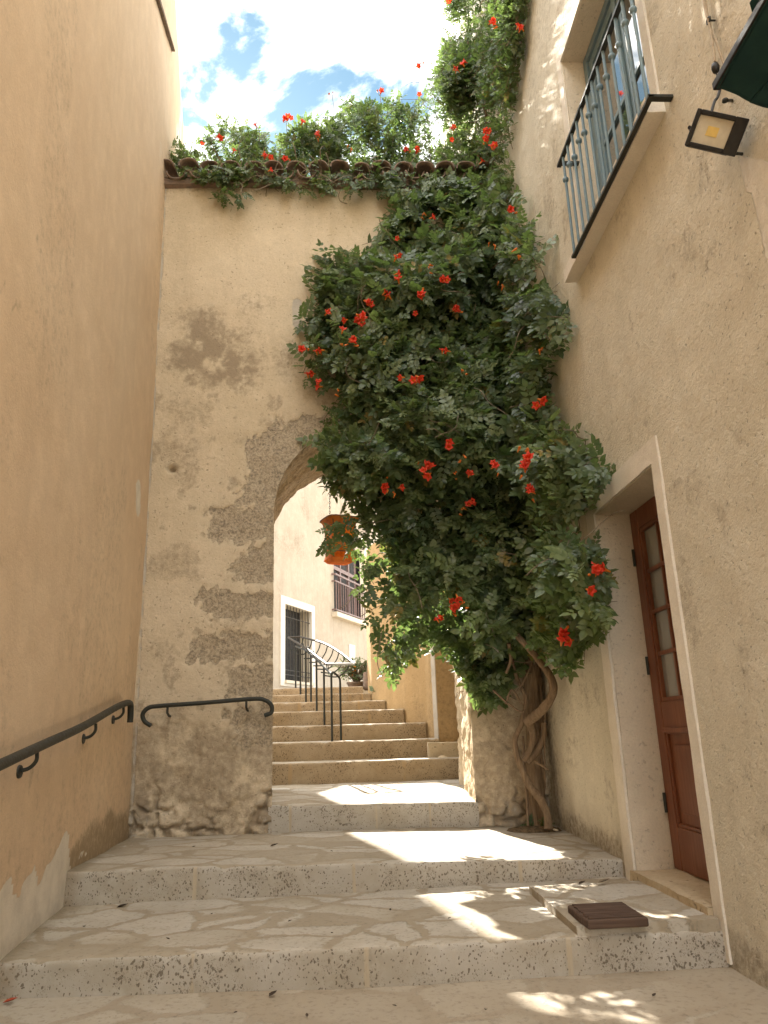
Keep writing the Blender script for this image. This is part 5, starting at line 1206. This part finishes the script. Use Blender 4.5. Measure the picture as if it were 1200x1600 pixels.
# fallen leaves
def scrap(px, py, z, s, mat, lab, cat='leaf', rot=0.0):
    P = leaflet(s, s*.55, .5, -.25); c, sn = math.cos(rot), math.sin(rot); P = P @ np.array([[c, sn, 0], [-sn, c, 0], [0, 0, 1]])
    top = P+[0, 0, .0012]; V = np.vstack([P, top]); F = [list(f) for f in LF_T+LF_Q]; F2 = [[a+8 for a in f][::-1] for f in F]
    rim = [0, 4, 5, 3, 7, 6]; R = [(rim[i], rim[(i+1) % 6], rim[(i+1) % 6]+8, rim[i]+8) for i in range(6)]
    me = bpy.data.meshes.new('fallen_leaf'); me.from_pydata(V.tolist(), [], F+F2+R); me.update()
    o = link('fallen_leaf' if cat == 'leaf' else 'fallen_petal', me, mat); o.location = onZ(px, py, z)+np.array([0, 0, .006]); return tag(o, lab, cat, ('tiny scraps of dry leaf on the paving' if lab.startswith('tiny') else 'dry leaves fallen on the steps') if cat == 'leaf' else None)
scrap(422, 1324, -.672, .05, M_deadleaf, 'dark dry leaf lying on the broad step before the arch', rot=.3)
scrap(420, 1560, GZ, .04, M_deadleaf, 'dark dry leaf on the paving at the very front', rot=.8)
scrap(182, 1420, -.81, .055, M_deadleaf, 'dark dry leaf on the lower step near the ochre wall', rot=.1)
scrap(4, 1570, GZ, .05, M_redleaf, 'orange red fallen petal at the front left corner', 'petal', rot=.2)
scrap(935, 1381, -.768, .06, M_twig, 'pale brown dry leaf on the slab by the door', rot=.0)
scrap(905, 1384, -.768, .045, M_deadleaf, 'small dark dry leaf on the slab by the door', rot=.5)
for i, (x, y, z, s_) in enumerate(((300, 1325, -.675, .022), (255, 1338, -.67, .016), (520, 1332, -.672, .016), (610, 1322, -.672, .018), (330, 1430, -.805, .02), (450, 1442, -.805, .016), (610, 1425, -.806, .02), (265, 1470, -.81, .018), (520, 1460, -.805, .014), (130, 1450, -.81, .022), (700, 1438, -.806, .016), (480, 1592, GZ, .02), (620, 1575, GZ, .016), (760, 1580, GZ, .02), (365, 1585, GZ, .018), (1020, 1560, GZ, .022), (560, 1240, -.50, .014), (650, 1238, -.50, .016))):
    scrap(x, y, z, s_, M_deadleaf, 'tiny dark scrap of dry leaf scattered on the pale paving', rot=i*1.3)
for i, (x, y, z, s, lb) in enumerate(((692, 1184, -.25, .045, 'small pale stone lying on the first far step beside the block'), (868, 1297, -.70, .02, 'small pale pebble at the foot of the vine trunk'))):
    p = onZ(x, y, z) if y > 1200 else onY(x, y, 7.72); b = MB(); b.lathe([(s*.5, -s*.3), (s, -s*.1), (s*.95, s*.2), (s*.5, s*.4)], (0, 0, 0), 10); o = b.build('pebble', M_rubble, smooth=True); o.location = p; o.rotation_euler = (.2, .1, i*1.0); tag(o, lb, 'stone')

for r in [o for o in COL.objects if o.type == 'EMPTY']:
    for c in r.children:
        if not c.get('_fixed'):
            c.matrix_parent_inverse = Matrix.Translation(-Vector(r.location))
for o in COL.objects:
    if '_fixed' in o: del o['_fixed']
